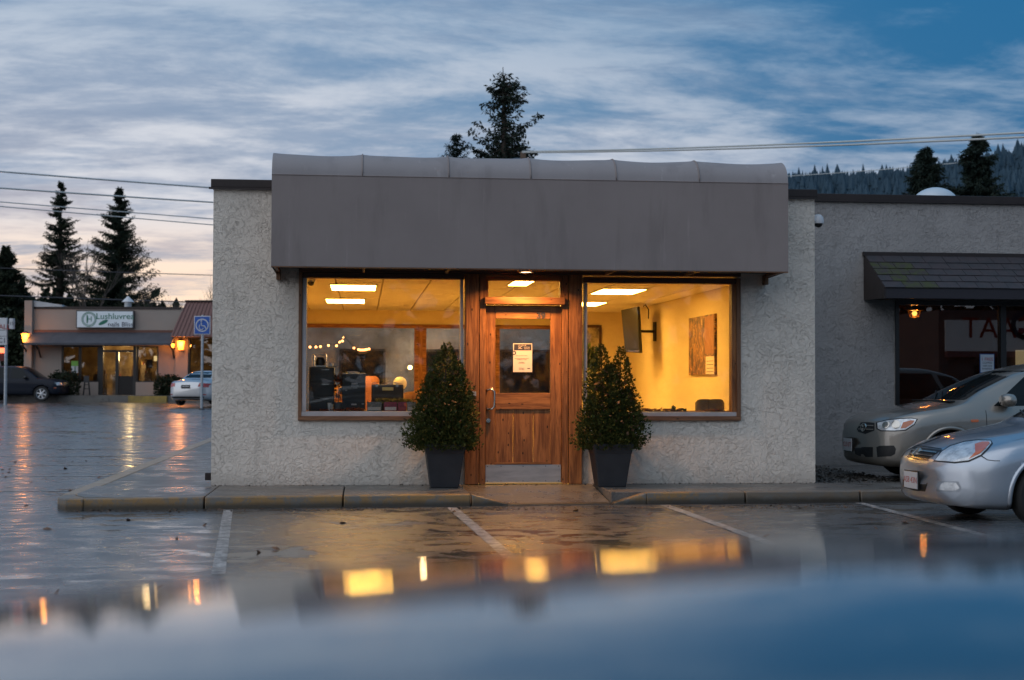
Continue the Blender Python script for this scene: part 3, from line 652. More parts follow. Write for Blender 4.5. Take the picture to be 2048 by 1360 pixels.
MB().box(x0 + .008, x1 - .008, y0 - .006, y0 - .001, z1 - .014, z1 - .004).build('trim', M['chrome'], t)
for (a, b, c, d, m_) in ((.18, .80, .05, .13, 'darkgrey'), (.40, .62, .17, .22, 'darkgrey'), (.40, .66, .26, .31, 'whitetrim'), (.38, .7, .335, .35, 'whitetrim'), (.47, .65, .39, .40, 'whitetrim'), (.40, .62, .81, .85, 'whitetrim'), (.14, .22, .455, .47, 'whitetrim'), (.84, .94, .80, .83, 'whitetrim')):
    MB().box(x0 + a * (x1 - x0), x0 + b * (x1 - x0), y0 - .004, y0 - .001, z1 - d * (z1 - z0), z1 - c * (z1 - z0)).build('sticker', M[m_], t)
MB().box(x0 + .03, x0 + .05, y0 + .02, y1 - .02, z0, z0 + .015).box(x1 - .05, x1 - .03, y0 + .02, y1 - .02, z0, z0 + .015).build('foot', M['blackm'], t)
t = tag(MB().box(x0 + .08, x0 + .21, .34, .52, z1 + .001, z1 + .012).box(x0 + .06, x0 + .19, .36, .5, z1 + .0125, z1 + .02).build('paper_stack', M['paper']), 'loose papers lying on top of the computer tower', 'papers')
x0, x1, y0, y1, z0, z1 = ib(743, 807, 769, 822, .42, .16); z0 = zsl
t = empty('tool_case', ((x0 + x1) / 2, .5, z0), label='dark brown hard case with handle right of the computer tower', cat='case')
MB().box(x0, x1, y0, y1, z0, z1).build('shell', mat('case_brown', (.05, .032, .015), .45), t, bevel=.012)
MB().box(x0 + .13, x0 + .27, y0 - .012, y0 - .001, z1 - .075, z1 - .035).build('handle', M['brass'], t, bevel=.004)
for a in (.05, .30): MB().box(x0 + a, x0 + a + .03, y0 - .01, y0 - .001, z1 - .03, z1 + .004).build('latch', M['chrome'], t)
# leaflets
for (a, b, c1, lab, cc) in ((734, 763, (.16, .20, .22), 'grey green photo leaflet leaning below the brown case', (.45, .48, .5)), (768, 794, (.35, .03, .08), 'wide magenta and white leaflet, second from left on the sill', (.7, .68, .7)),
                            (796, 812, (.33, .03, .07), 'narrow magenta leaflet between the wide one and the plant', (.30, .05, .08)), (814, 832, (.30, .31, .33), 'grey striped leaflet half behind the left shrub', (.5, .5, .5))):
    x0, x1, _, _, _, z1 = ib(a, b, 804, 823, .20, .01); zz = zsl
    t = empty('leaflet', ((x0 + x1) / 2, .2, zz), label=lab, cat='leaflet', group='leaflets stood along the left window sill')
    m_ = mat('leaflet_cover', c1, .5, var=(35, .8, tuple(k * .4 for k in c1)))
    MB().hexa([(x0, .18, zz), (x1, .18, zz), (x1, .19, zz), (x0, .19, zz), (x0, .21, z1), (x1, .21, z1), (x1, .22, z1), (x0, .22, z1)]).build('cover', m_, t)
    m2 = mat('leaflet_panel', cc, .5)
    MB().hexa([(x0 + .01, .176, zz + .01), (x1 - .01, .176, zz + .01), (x1 - .01, .179, zz + .01), (x0 + .01, .179, zz + .01), (x0 + .01, .189, zz + .05), (x1 - .01, .189, zz + .05), (x1 - .01, .192, zz + .05), (x0 + .01, .192, zz + .05)]).build('print', m2, t)
def clutter(name, boxes, m, n, r, **kw):
    b = MB()
    for _ in range(n):
        bx = random.choice(boxes); c = Vector((random.uniform(bx[0], bx[1]), random.uniform(bx[2], bx[3]), random.uniform(bx[4], bx[5])))
        k = r * random.uniform(.6, 1.3); a, bb = random.uniform(0, 6.3), random.uniform(-.6, .9)
        u = Vector((math.cos(a), math.sin(a), math.sin(bb))) * k; w_ = Vector((-math.sin(a), math.cos(a), random.uniform(-.4, .4))) * k * .55; h = Vector((0, 0, k * .35))
        b.add([c - u, c - w_ - h * .2, c + u, c + w_, c + h + u * .1], [(0, 1, 4), (1, 2, 4), (2, 3, 4), (3, 0, 4), (0, 3, 2, 1)])
    return b.build(name, m, kind='stuff', **kw)
red = mat('dried_red_petals', (.30, .055, .02), .7, var=(40, .7, (.12, .02, .015))); gold = mat('yellow_green_sprigs', (.32, .26, .04), .6, var=(40, .7, (.08, .09, .02))); brn = mat('dry_brown_leaves', (.30, .11, .035), .7, var=(40, .7, (.10, .03, .015)))
clutter('dried_petals', [(wx(640), wx(690), .17, .26, zsl, zsl + .02), (wx(693), wx(728), .17, .26, zsl, zsl + .035)], red, 260, .018, label='heap of dried red petals on the sill before the computer tower', cat='petals')
clutter('sprigs', [(wx(752), wx(828), .24, .34, zsl + .10, zsl + .15)], gold, 260, .022, label='yellow green sprigs spread behind the leaflets', cat='sprigs')
clutter('dry_leaves', [(wx(1290), wx(1372), .17, .28, zsl - .01, zsl + .03), (wx(1420), wx(1450), .17, .28, zsl - .01, zsl + .02)], brn, 420, .024, label='dry brown leaves scattered along the right window sill', cat='leaves')
clutter('green_sprig', [(wx(1352), wx(1358), .2, .24, zsl, zsl + .06), (wx(1362), wx(1380), .2, .26, zsl, zsl + .03)], leaf_mat('sill_green', (.02, .07, .03), (.04, .10, .03)), 60, .024, label='small green sprig among the brown leaves on the right sill', cat='sprig')
# room furniture glimpsed through the left window
def chair(name, px0, px1, py0, y, m, label, seatz=.47, w=None):
    a = hy(px0, 760, y); b = hy(px1, 760, y); zt_ = hy((px0 + px1) / 2, py0, y).z
    t = empty(name, ((a.x + b.x) / 2, y + .25, .11), label=label, cat='chair', group='chairs inside the shop')
    bk = MB()
    n = 9
    for i in range(n):
        for k in range(6):
            u = i / (n - 1) * 2 - 1; v = k / 5
            bk.v.append(((a.x + b.x) / 2 + u * (b.x - a.x) / 2 * (1 - .12 * v * v), y + .04 * u * u - .02, seatz + .08 + v * (zt_ - seatz - .08) - .05 * u ** 4 * v))
    bk.f = [(i * 6 + k, (i + 1) * 6 + k, (i + 1) * 6 + k + 1, i * 6 + k + 1) for i in range(n - 1) for k in range(5)]
    o = bk.build('backrest', m, t, smooth=True); s_ = o.modifiers.new('Solid', 'SOLIDIFY'); s_.thickness = .07; s_.offset = 1
    MB().box(a.x, b.x, y + .04, y + .5, seatz - .06, seatz + .04).build('seat', m, t, bevel=.03)
    for xx in (a.x + .04, b.x - .04):
        for yy in (y + .07, y + .46): MB().cyl((xx, yy, .11), (xx, yy, seatz - .06), .018, n=8).build('leg', M['blackm'], t)
    return t
orange = mat('orange_fabric', (.36, .17, .06), .8, bump=(80, .3, .003)); taupe = mat('taupe_fabric', (.13, .11, .075), .85, bump=(90, .3, .003)); pink = mat('pink_fabric', (.30, .12, .09), .8, bump=(80, .3, .003)); cream = mat('cream_fabric', (.60, .50, .36), .8)
chair('armchair', 730, 753, 752, 3.0, pink, 'pink and orange chair back seen right of the computer tower')
chair('armchair', 667, 690, 772, 2.2, orange, 'orange chair back seen between cabinet and computer tower')
chair('sofa', 806, 850, 783, 1.8, orange, 'orange sofa back behind the brown case, partly behind the shrub')
chair('armchair', 1396, 1417, 798, .75, taupe, 'taupe cushioned chair at the right window, left of its pair')
chair('armchair', 1418, 1441, 798, .72, taupe, 'taupe cushioned chair at the right window, right of its pair')
p = hy(800, 767, 2.4)
t = empty('globe_lamp', (p.x, 2.4, .11), label='pale round globe lamp on a stand behind the brown case', cat='floor lamp')
MB().ball((p.x, 2.4, p.z), .095, 20).build('globe', M['white'], t, smooth=True); MB().cyl((p.x, 2.4, .13), (p.x, 2.4, p.z - .09), .012).build('pole', M['blackm'], t); MB().cyl((p.x, 2.4, .11), (p.x, 2.4, .13), .13, n=20).build('base', M['blackm'], t)
# dome camera on the ceiling
p = hz(622, 572, CZ)
t = empty('ceiling_camera', (p.x, p.y, CZ), label='small dark dome camera hanging from the ceiling inside the left window', cat='security camera')
p = hy(622, 572, .9)
t.location = (p.x, .9, CZ)
MB().lathe((p.x, .9, CZ), [(.06, .0), (.055, -.03), (.0001, -.03)], 18).build('mount', M['white'], t, smooth='auto')
MB().lathe((p.x, .9, CZ - .03), [(.042, .0), (.042, -.02), (.03, -.045), (.0001, -.055)], 18).build('lens_dome', M['black'], t, smooth=True)
# dark wall unit on left inner wall
MBx = MB().box(IL + .021, IL + .12, 2.2, 2.9, 2.0, 2.45).build('wall_speaker', M['blackm'], bevel=.01); tag(MBx, 'black speaker box high on the left inner wall', 'speaker')
# television on the right inner wall
pa = hy(1243, 660, 3.1)
t = empty('television', (IR, 3.6, 2.0), label='black flat television tilted out from the right wall on an arm', cat='television')
def tvp(px, py, y): return hy(px, py, y)
yw_ = hx(1306, 650, IR).y
A0, A1, B0, B1 = tvp(1242, 620, yw_ + .05), tvp(1250, 704, yw_ - .10), tvp(1274, 613, yw_ - .62), tvp(1279, 706, yw_ - .76)
t.location = (IR, yw_, 2.0)
nrm = ((B0 - A0).cross(A1 - A0)).normalized()
if nrm.y > 0: nrm = -nrm
back = -nrm * .055
MB().hexa([A1, B1, B1 + back, A1 + back, A0, B0, B0 + back, A0 + back]).build('casing', M['black'], t, bevel=.006)
def lp(u, v): return (A0 * (1 - u) + B0 * u) * (1 - v) + (A1 * (1 - u) + B1 * u) * v + nrm * .003
MB().quad(lp(.03, .03), lp(.97, .03), lp(.97, .92), lp(.03, .92)).build('screen', mat('tv_screen', (.018, .018, .022), .28), t)
MB().quad(lp(.03, .945), lp(.97, .945), lp(.97, .985), lp(.03, .985)).build('lower_trim', M['chrome'], t)
mid = (A0 + B1) / 2 + back
MB().tube([mid, mid + Vector((.12, .0, 0)), Vector((IR - .01, mid.y + .15, mid.z))], .022, 8).build('arm', M['blackm'], t)
MB().box(IR - .02, IR - .001, mid.y + .05, mid.y + .25, mid.z - .16, mid.z + .16).build('wall_plate', M['blackm'], t)
MB().tube([B0 + back * 2, B0 + Vector((.14, 0, .03)), B0 + Vector((.20, .02, -.05)), B0 + Vector((.2, .05, -.2))], .010, 6).build('cable', M['blackm'], t, smooth=True)
# poster on the right inner wall
def poster_mat():
    m = bpy.data.materials.new('abstract_poster_print'); m.use_nodes = True; t = NT(m.node_tree); p = t.n['Principled BSDF']
    pos = t.new('ShaderNodeNewGeometry').outputs['Position']
    n = t.noise(t.mapping(pos, (1, 1.3, 1.0)), 3.4, 5, .58, 2.0)
    r = t.new('ShaderNodeValToRGB', i_0=n); e = r.color_ramp.elements
    e[0].position = .36; e[0].color = (.02, .012, .01, 1); e[1].position = .46; e[1].color = (.16, .07, .03, 1)
    for pp, c in ((.50, (.05, .025, .02, 1)), (.54, (.50, .24, .05, 1)), (.60, (.10, .04, .02, 1)), (.68, (.50, .34, .18, 1))): x = e.new(pp); x.color = c
    t.set(p, 'Base Color', r.outputs[0]); t.set(p, 'Roughness', .5); return m
pA, pB = hx(1382, 690, IR), hx(1434, 690, IR); zt_, zb_ = hx(1408, 632, IR).z, hx(1408, 750, IR).z
t = empty('poster', (IR, (pA.y + pB.y) / 2, zb_), label='tall abstract brown and orange canvas print on the right wall', cat='picture')
MB().box(IR - .035, IR - .001, pB.y, pA.y, zb_, zt_).build('canvas', poster_mat(), t, bevel=.002)
yq = pB.y + (pA.y - pB.y) * .32
MB().box(IR - .038, IR - .0355, pB.y + .02, yq, zb_ + .01, zb_ + .26).build('caption_panel', M['paper'], t)
MB().box(IR - .038, IR - .0355, pB.y + .03, yq + .05, zb_ + .30, zt_ - .02).build('stripe_panel', mat('rust_stripe', (.26, .08, .03), .6, var=(12, .8, (.45, .24, .12)), stretch=(1, 6, .6)), t)
for k in range(4): MB().box(IR - .0405, IR - .0385, pB.y + .05, yq - .06, zb_ + .04 + k * .05, zb_ + .048 + k * .05).build('print', M['ink'], t)
# framed picture on the rear wall and the green plant before it
pA, pB = hy(1160, 680, YB - .06), hy(1203, 680, YB - .06)
t = empty('framed_picture', ((pA.x + pB.x) / 2, YB - .05, 1.6), label='dark framed abstract picture on the rear wall behind the green plant', cat='picture')
zt_, zb_ = hy(1180, 650, YB - .06).z, hy(1180, 735, YB - .06).z
MB().box(pA.x, pB.x, YB - .075, YB - .031, zb_, zt_).build('frame', M['darkwood'], t); MB().box(pA.x + .05, pB.x - .05, YB - .080, YB - .0755, zb_ + .05, zt_ - .05).build('print', mat('dark_print', (.06, .045, .03), .5, var=(5, .9, (.5, .42, .28))), t)

# ================================================================== PLANTS IN POTS
def thuja(cx, cy, leaders, seed, label, n=17000):
    r_ = np.random.default_rng(seed)
    t = empty('potted_shrub', (cx, cy, TOP), label=label, cat='shrub', group='square black pots beside the door')
    zp = TOP; h = .50; b0, b1 = .165, .235
    MB().hexa([(cx - b0, cy - b0, zp), (cx + b0, cy - b0, zp), (cx + b0, cy + b0, zp), (cx - b0, cy + b0, zp), (cx - b1, cy - b1, zp + h), (cx + b1, cy - b1, zp + h), (cx + b1, cy + b1, zp + h), (cx - b1, cy + b1, zp + h)]).build('pot', M['pot'], t, bevel=.012)
    e = b1 + .012; k = b1 - .012
    MB().hexa([(cx - k, cy - k, zp + h - .10), (cx + k, cy - k, zp + h - .10), (cx + k, cy + k, zp + h - .10), (cx - k, cy + k, zp + h - .10), (cx - e, cy - e, zp + h + .01), (cx + e, cy - e, zp + h + .01), (cx + e, cy + e, zp + h + .01), (cx - e, cy + e, zp + h + .01)]).build('pot_rim', M['pot'], t, bevel=.008)
    MB().box(cx - b1 + .01, cx + b1 - .01, cy - b1 + .01, cy + b1 - .01, zp + h + .001, zp + h + .02).build('soil', M['soil'], t)
    st = MB(); zb = zp + h
    for (dx, dy, hh, rad, lx) in leaders: st.tube([(cx + dx * .2, cy + dy * .2, zb), (cx + dx, cy + dy, zb + hh * .4), (cx + dx + lx, cy + dy, zb + hh * .97)], [.02, .012, .003], 6)
    st.build('stem', M['bark'], t)
    vs = []; fs = []
    wts = np.array([l[2] * l[3] for l in leaders]); wts = wts / wts.sum()
    for i in range(n):
        L = leaders[r_.choice(len(leaders), p=wts)]; dx, dy, hh, rad, lx = L
        v = r_.beta(1.05, 1.5)
        env = rad * (min(1, .66 + v * 2.2) if v < .15 else (1 - ((v - .15) / .85) ** 1.45) ** .74) + .012
        a = r_.uniform(0, 2 * math.pi); lump = 1 + .20 * math.sin(3 * a + v * 9 + seed) + .13 * math.sin(7 * a - v * 17)
        rr_ = env * lump * math.sqrt(r_.uniform(.25, 1.05))
        c = np.array([cx + dx + lx * v + rr_ * math.cos(a), cy + dy + rr_ * math.sin(a), zb - .03 + hh * v - .05 * (rr_ / rad)])
        out = np.array([math.cos(a) * .75, math.sin(a) * .75, r_.uniform(.25, 1.25)]) + r_.normal(0, .32, 3); out /= np.linalg.norm(out)
        side = np.cross(out, r_.normal(0, 1, 3)); side /= np.linalg.norm(side); s = r_.uniform(.018, .042)
        # a flat fan of three scale-leaf fingers
        for ang, ln in ((-.55, .75), (0, 1.15), (.55, .75)):
            d = out * math.cos(ang) + side * math.sin(ang); q = np.cross(d, np.cross(out, side)); q /= np.linalg.norm(q)
            b = len(vs); w = s * .16
            vs += [tuple(c), tuple(c + d * s * ln * .5 + q * w), tuple(c + d * s * ln), tuple(c + d * s * ln * .5 - q * w)]; fs.append((b, b + 1, b + 2, b + 3))
    mb = MB(); mb.v = vs; mb.f = fs; o = mb.build('foliage', M['thuja'], t, fix=False)
    # a few dead brown sprays
    dv = MB()
    for _ in range(90):
        a = r_.uniform(3.4, 6.0); v = r_.uniform(.1, .8); rad = .36 * (1 - v) ** .7; c = Vector((cx + rad * math.cos(a), cy + rad * math.sin(a), zb + v * 1.1))
        d = Vector((math.cos(a), math.sin(a), r_.uniform(-.6, .8))) * .05; u = Vector(r_.normal(0, .012, 3)); dv.add([c, c + d * .5 + u, c + d, c + d * .5 - u], [(0, 1, 2, 3)])
    dv.build('dead_sprays', M['dead'], t)
    return t
M['pot'] = mat('black_plastic_pot', (.020, .021, .025), .55, var=(6, .5, (.035, .035, .04)))
pl = hy(888, 975, -.42); pr = hy(1220, 975, -.42)
thuja(pl.x, -.42, [(0, 0, 1.24, .35, .03), (.12, .02, 1.02, .24, .05), (-.13, .0, .88, .31, -.02), (.14, -.05, .62, .27, .05), (-.05, -.1, .5, .34, -.05)], 3, 'clipped green conifer in a square black pot left of the door')
thuja(pr.x, -.42, [(-.09, 0, 1.24, .25, -.02), (.11, .02, 1.20, .24, .03), (0, 0, 1.0, .33, 0), (.16, -.04, .7, .27, .05), (-.16, -.05, .62, .27, -.06)], 11, 'bushy two-tipped green conifer in a square black pot right of the door')

# ================================================================== RIGHT BUILDING (set back)
YR = 4.1
side = empty('side_building', (8, YR, 0), label='darker stucco building set back on the right with shingled awning', cat='building')
def rx(px, py=500): return hy(px, py, YR).x
def rz_(py, px=1850): return hy(px, py, YR).z
zp_ = rz_(404, 1840); X2 = 16.0
wx0, wx1, wzb, wzt = rx(1789), X2 - 1.2, .62, rz_(600, 1850)
MB().box(XR + .002, wx0, YR, YR + .2, .0, zp_).box(wx0, X2, YR, YR + .2, wzt, zp_).box(wx0, wx1, YR, YR + .2, 0, wzb).box(wx1, X2, YR, YR + .2, 0, wzt).build('front_wall', M['stucco2'], side)
MB().box(X2 - .2, X2, YR + .2, YR + 9, 0, zp_).build('side_wall', M['stucco2'], side)
MB().box(XR + .01, X2 - .01, YR + .01, YR + 9, zp_ - .12, zp_ - .05).build('roof', M['flash'], side)
MB().box(XR + .035, X2 + .03, YR - .04, YR + .21, zp_ + .001, zp_ + .105).build('roof_flashing', M['flash'], side, bevel=.008)
MB().box(XR + .04, X2 + .03, YR - .06, YR - .041, zp_ - .02, zp_ + .005).build('drip_edge', M['flash'], side)
# window bays
f0 = empty('shop_window', (wx0, YR, wzb)); f0.parent = side
xm = rx(1999)
fm = MB().box(wx0, wx0 + .06, YR - .03, YR + .1, wzb, wzt - .081).box(xm, xm + .09, YR - .03, YR + .1, wzb, wzt - .081).box(wx0, wx1, YR - .03, YR + .1, wzt - .08, wzt).box(wx0, wx1, YR - .031, YR + .101, wzb - .002, wzb + .07).box(wx1 - .06, wx1, YR - .03, YR + .1, wzb, wzt - .081).box(xm + 1.9, xm + 1.98, YR - .03, YR + .1, wzb, wzt - .081)
fm.build('frame', M['black'], f0)
rg = glass_mat('dark_reflective_pane', (.62, .60, .58), 1.9, .004, .04)
for a, b in ((wx0 + .06, xm), (xm + .09, xm + 1.9), (xm + 1.98, wx1 - .06)): MB().box(a, b, YR + .03, YR + .038, wzb + .07, wzt - .08).build('pane', rg, f0)
# interior behind it
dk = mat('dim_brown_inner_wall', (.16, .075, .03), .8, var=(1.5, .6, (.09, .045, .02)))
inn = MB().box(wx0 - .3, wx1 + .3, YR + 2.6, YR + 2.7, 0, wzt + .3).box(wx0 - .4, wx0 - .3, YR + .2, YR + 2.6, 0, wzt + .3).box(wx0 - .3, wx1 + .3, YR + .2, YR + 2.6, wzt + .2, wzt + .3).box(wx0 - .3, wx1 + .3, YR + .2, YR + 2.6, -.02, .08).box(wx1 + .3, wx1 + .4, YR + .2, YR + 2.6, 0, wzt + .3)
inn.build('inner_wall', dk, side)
a = hy(1993, 760, YR + 1.6).x
MB().box(a, a + .5, YR + 1.6, YR + 1.7, .1, 2.3).build('inner_post', M['darkwood'], side)
# lantern inside
p = hy(1829, 627, YR + .9)
t = empty('ship_lantern', (p.x, p.y, p.z), label='small round brass lantern glowing behind the dark right window', cat='lantern')
MB().ball((p.x, p.y, p.z), .042, 14).build('bulb', M['lamp'], t, smooth=True)
MB().lathe((p.x, p.y, p.z), [(.11, .045), (.145, .05), (.15, .062), (.08, .09), (.03, .10), (.0001, .11)], 20).build('shade', M['brass'], t, smooth='auto')
MB().lathe((p.x, p.y, p.z), [(.105, .04), (.10, -.02), (.075, -.065), (.0001, -.07)], 20).build('glass_bowl', glass_mat('amber_glass', (.9, .6, .25), 1.5), t, smooth=True)
MB().cyl((p.x, p.y, p.z + .10), (p.x, p.y, wzt + .2), .008).build('hanger', M['blackm'], t)
lamp('lantern_light', p - Vector((0, .0, .0)), 26, (1, .50, .16), .05, t)
# paper notice on glass
na, nb = rx(1961, 730), rx(1990, 730)
t = empty('window_notice', (na, YR, 1.6), label='blue bordered white notice on the dark right window beside the mullion', cat='notice')
MB().box(na, nb, YR + .022, YR + .029, rz_(750), rz_(707)).build('border', mat('blue_border', (.03, .10, .30), .6), t); MB().box(na + .01, nb - .01, YR + .018, YR + .0215, rz_(744), rz_(708.5)).build('sheet', mat('bluish_paper', (.42, .50, .58), .6), t)
text('print', '1 FREE', .07, ((na + nb) / 2, YR + .016, rz_(718)), (R(90), 0, 0), M['tail'], t, .0005); text('print', 'COFFEE\nwith any\nbreakfast', .045, ((na + nb) / 2, YR + .016, rz_(731)), (R(90), 0, 0), M['ink'], t, .0005)
# pale box lamp deeper inside
p0, p1 = hy(2034, 700, YR + 1.5), hy(2080, 736, YR + 1.5)
tag(MB().box(p0.x, p1.x, YR + 1.5, YR + 1.56, p1.z, p0.z).build('menu_lightbox', mat('dim_lightbox', (.5, .45, .3), .6, emit=((.9, .75, .42), .55))), 'pale lit menu board inside at the right edge of the picture', 'light box')
# awning with individual shingles
aw = empty('shingle_awning', (rx(1727), YR, 2.4)); aw.parent = side
ax0, ax1 = rx(1727, 560), X2 - .3; ap = .88; az1 = rz_(507, 1760); azw = rz_(600, 1727)
ez = hy(1770, 575, YR - ap).z
MB().box(ax0 - .02, ax1, YR - .06, YR - .002, az1 - .05, az1 + .02).build('top_trim', M['flash'], aw, bevel=.006)
MB().add([(ax0, YR - .005, azw), (ax0, YR - .005, az1), (ax0, YR - ap, ez), (ax0, YR - ap, ez - .16), (ax0 + .03, YR - .005, azw), (ax0 + .03, YR - .005, az1), (ax0 + .03, YR - ap, ez), (ax0 + .03, YR - ap, ez - .16)],
         [(0, 1, 2, 3), (7, 6, 5, 4), (0, 4, 5, 1), (1, 5, 6, 2), (2, 6, 7, 3), (3, 7, 4, 0)]).build('side_panel', M['flash'], aw)
MB().box(ax0 + .03, ax1, YR - ap - .0, YR - ap + .03, ez - .16, ez - .005).build('fascia', mat('dark_fascia', (.022, .018, .024), .4), aw, bevel=.004)
MB().box(ax0 + .03, ax1, YR - ap + .031, YR - .01, ez - .14, ez - .12).build('soffit', M['flash'], aw)
MB().add([(ax0 + .02, YR - .07, az1 - .07), (ax1, YR - .07, az1 - .07), (ax1, YR - ap, ez - .01), (ax0 + .02, YR - ap, ez - .01)], [(0, 1, 2, 3)]).build('underlay', M['blackm'], aw)
sh1 = mat('dark_shingle', (.050, .040, .045), .6, var=(7, .7, (.030, .034, .040)), bump=(120, .5, .003)); moss = mat('mossy_shingle', (.045, .055, .016), .8, var=(9, 1.0, (.04, .035, .035)), bump=(50, .8, .006))
rows = 5; dirv = Vector((0, -(ap - .06), ez - az1 + .05)); 
nrmv = Vector((0, -(az1 - ez), ap - .06)).normalized()
proto = {}
for r_ in range(rows):
    x = ax0 + .01 - (.12 if r_ % 2 else 0)
    base = Vector((0, YR - .06, az1 - .04)) + dirv * (r_ / rows); nxt = base + dirv * (1.12 / rows)
    while x < min(ax1, 11.5):
        w = .285 + random.uniform(-.05, .05); x0_, x1_ = max(x, ax0 + .005), x + w - .008
        if x1_ > x0_ + .03:
            th = nrmv * .018; lift = nrmv * random.uniform(.010, .016)
            mossy = (r_ in (1, 2, 3, 4)) and (x0_ < ax0 + .35 + .12 * r_) and (x0_ > ax0 + .10 * r_ - .2) and random.random() < .85
            MB().hexa([Vector((x0_, 0, 0)) + nxt + lift - th, Vector((x1_, 0, 0)) + nxt + lift - th, Vector((x1_, 0, 0)) + base - th * .9, Vector((x0_, 0, 0)) + base - th * .9,
                       Vector((x0_, 0, 0)) + nxt + lift, Vector((x1_, 0, 0)) + nxt + lift, Vector((x1_, 0, 0)) + base, Vector((x0_, 0, 0)) + base]).build('shingle', moss if mossy else sh1, aw)
        x += w
MB().add([(11.5, YR - .06, az1 - .035), (ax1, YR - .06, az1 - .035), (ax1, YR - ap, ez + .01), (11.5, YR - ap, ez + .01)], [(0, 1, 2, 3)]).build('far_shingles', sh1, aw, kind='stuff')
# skylight dome on the roof
p = hy(1870, 390, YR + 2.0)
t = empty('skylight', (p.x, p.y, zp_ - .05), label='white domed skylight on the flat roof of the right building', cat='skylight')
hw = (hy(1907, 388, YR + 2.0).x - p.x) * 1.18; zc = zp_ + .13; ztp = hy(1870, 375, YR + 2.0).z
MB().box(p.x - hw - .03, p.x + hw + .03, YR + 1.5, YR + 2.5, zp_ - .05, ztp - .30).build('curb', M['white'], t)
MB().lathe((p.x, p.y, ztp - .30), [(hw * math.cos(a * math.pi / 16), .30 * math.sin(a * math.pi / 16)) for a in range(8)] + [(.0001, .30)], 28).build('dome', mat('milky_dome', (.55, .62, .68), .25), t, smooth=True)
# planting bed between sidewalk and wall
bd = MB().box(XR + .02, XR + 1.3, -.004, YR, 0, .10).build('planting_bed', M['soil'], kind='structure')
MB().box(XR + 1.31, X2, -.004, YR, 0, .098).build('side_pavement', M['asphalt'], kind='structure')
clutter('bark_mulch', [(XR + .05, XR + 1.28, .02, 3.9, .10, .13)], mat('wet_mulch', (.035, .028, .022), .55, var=(60, .9, (.12, .11, .10))), 1100, .035, label='dark wet bark mulch in the bed below the right wall', cat='mulch')
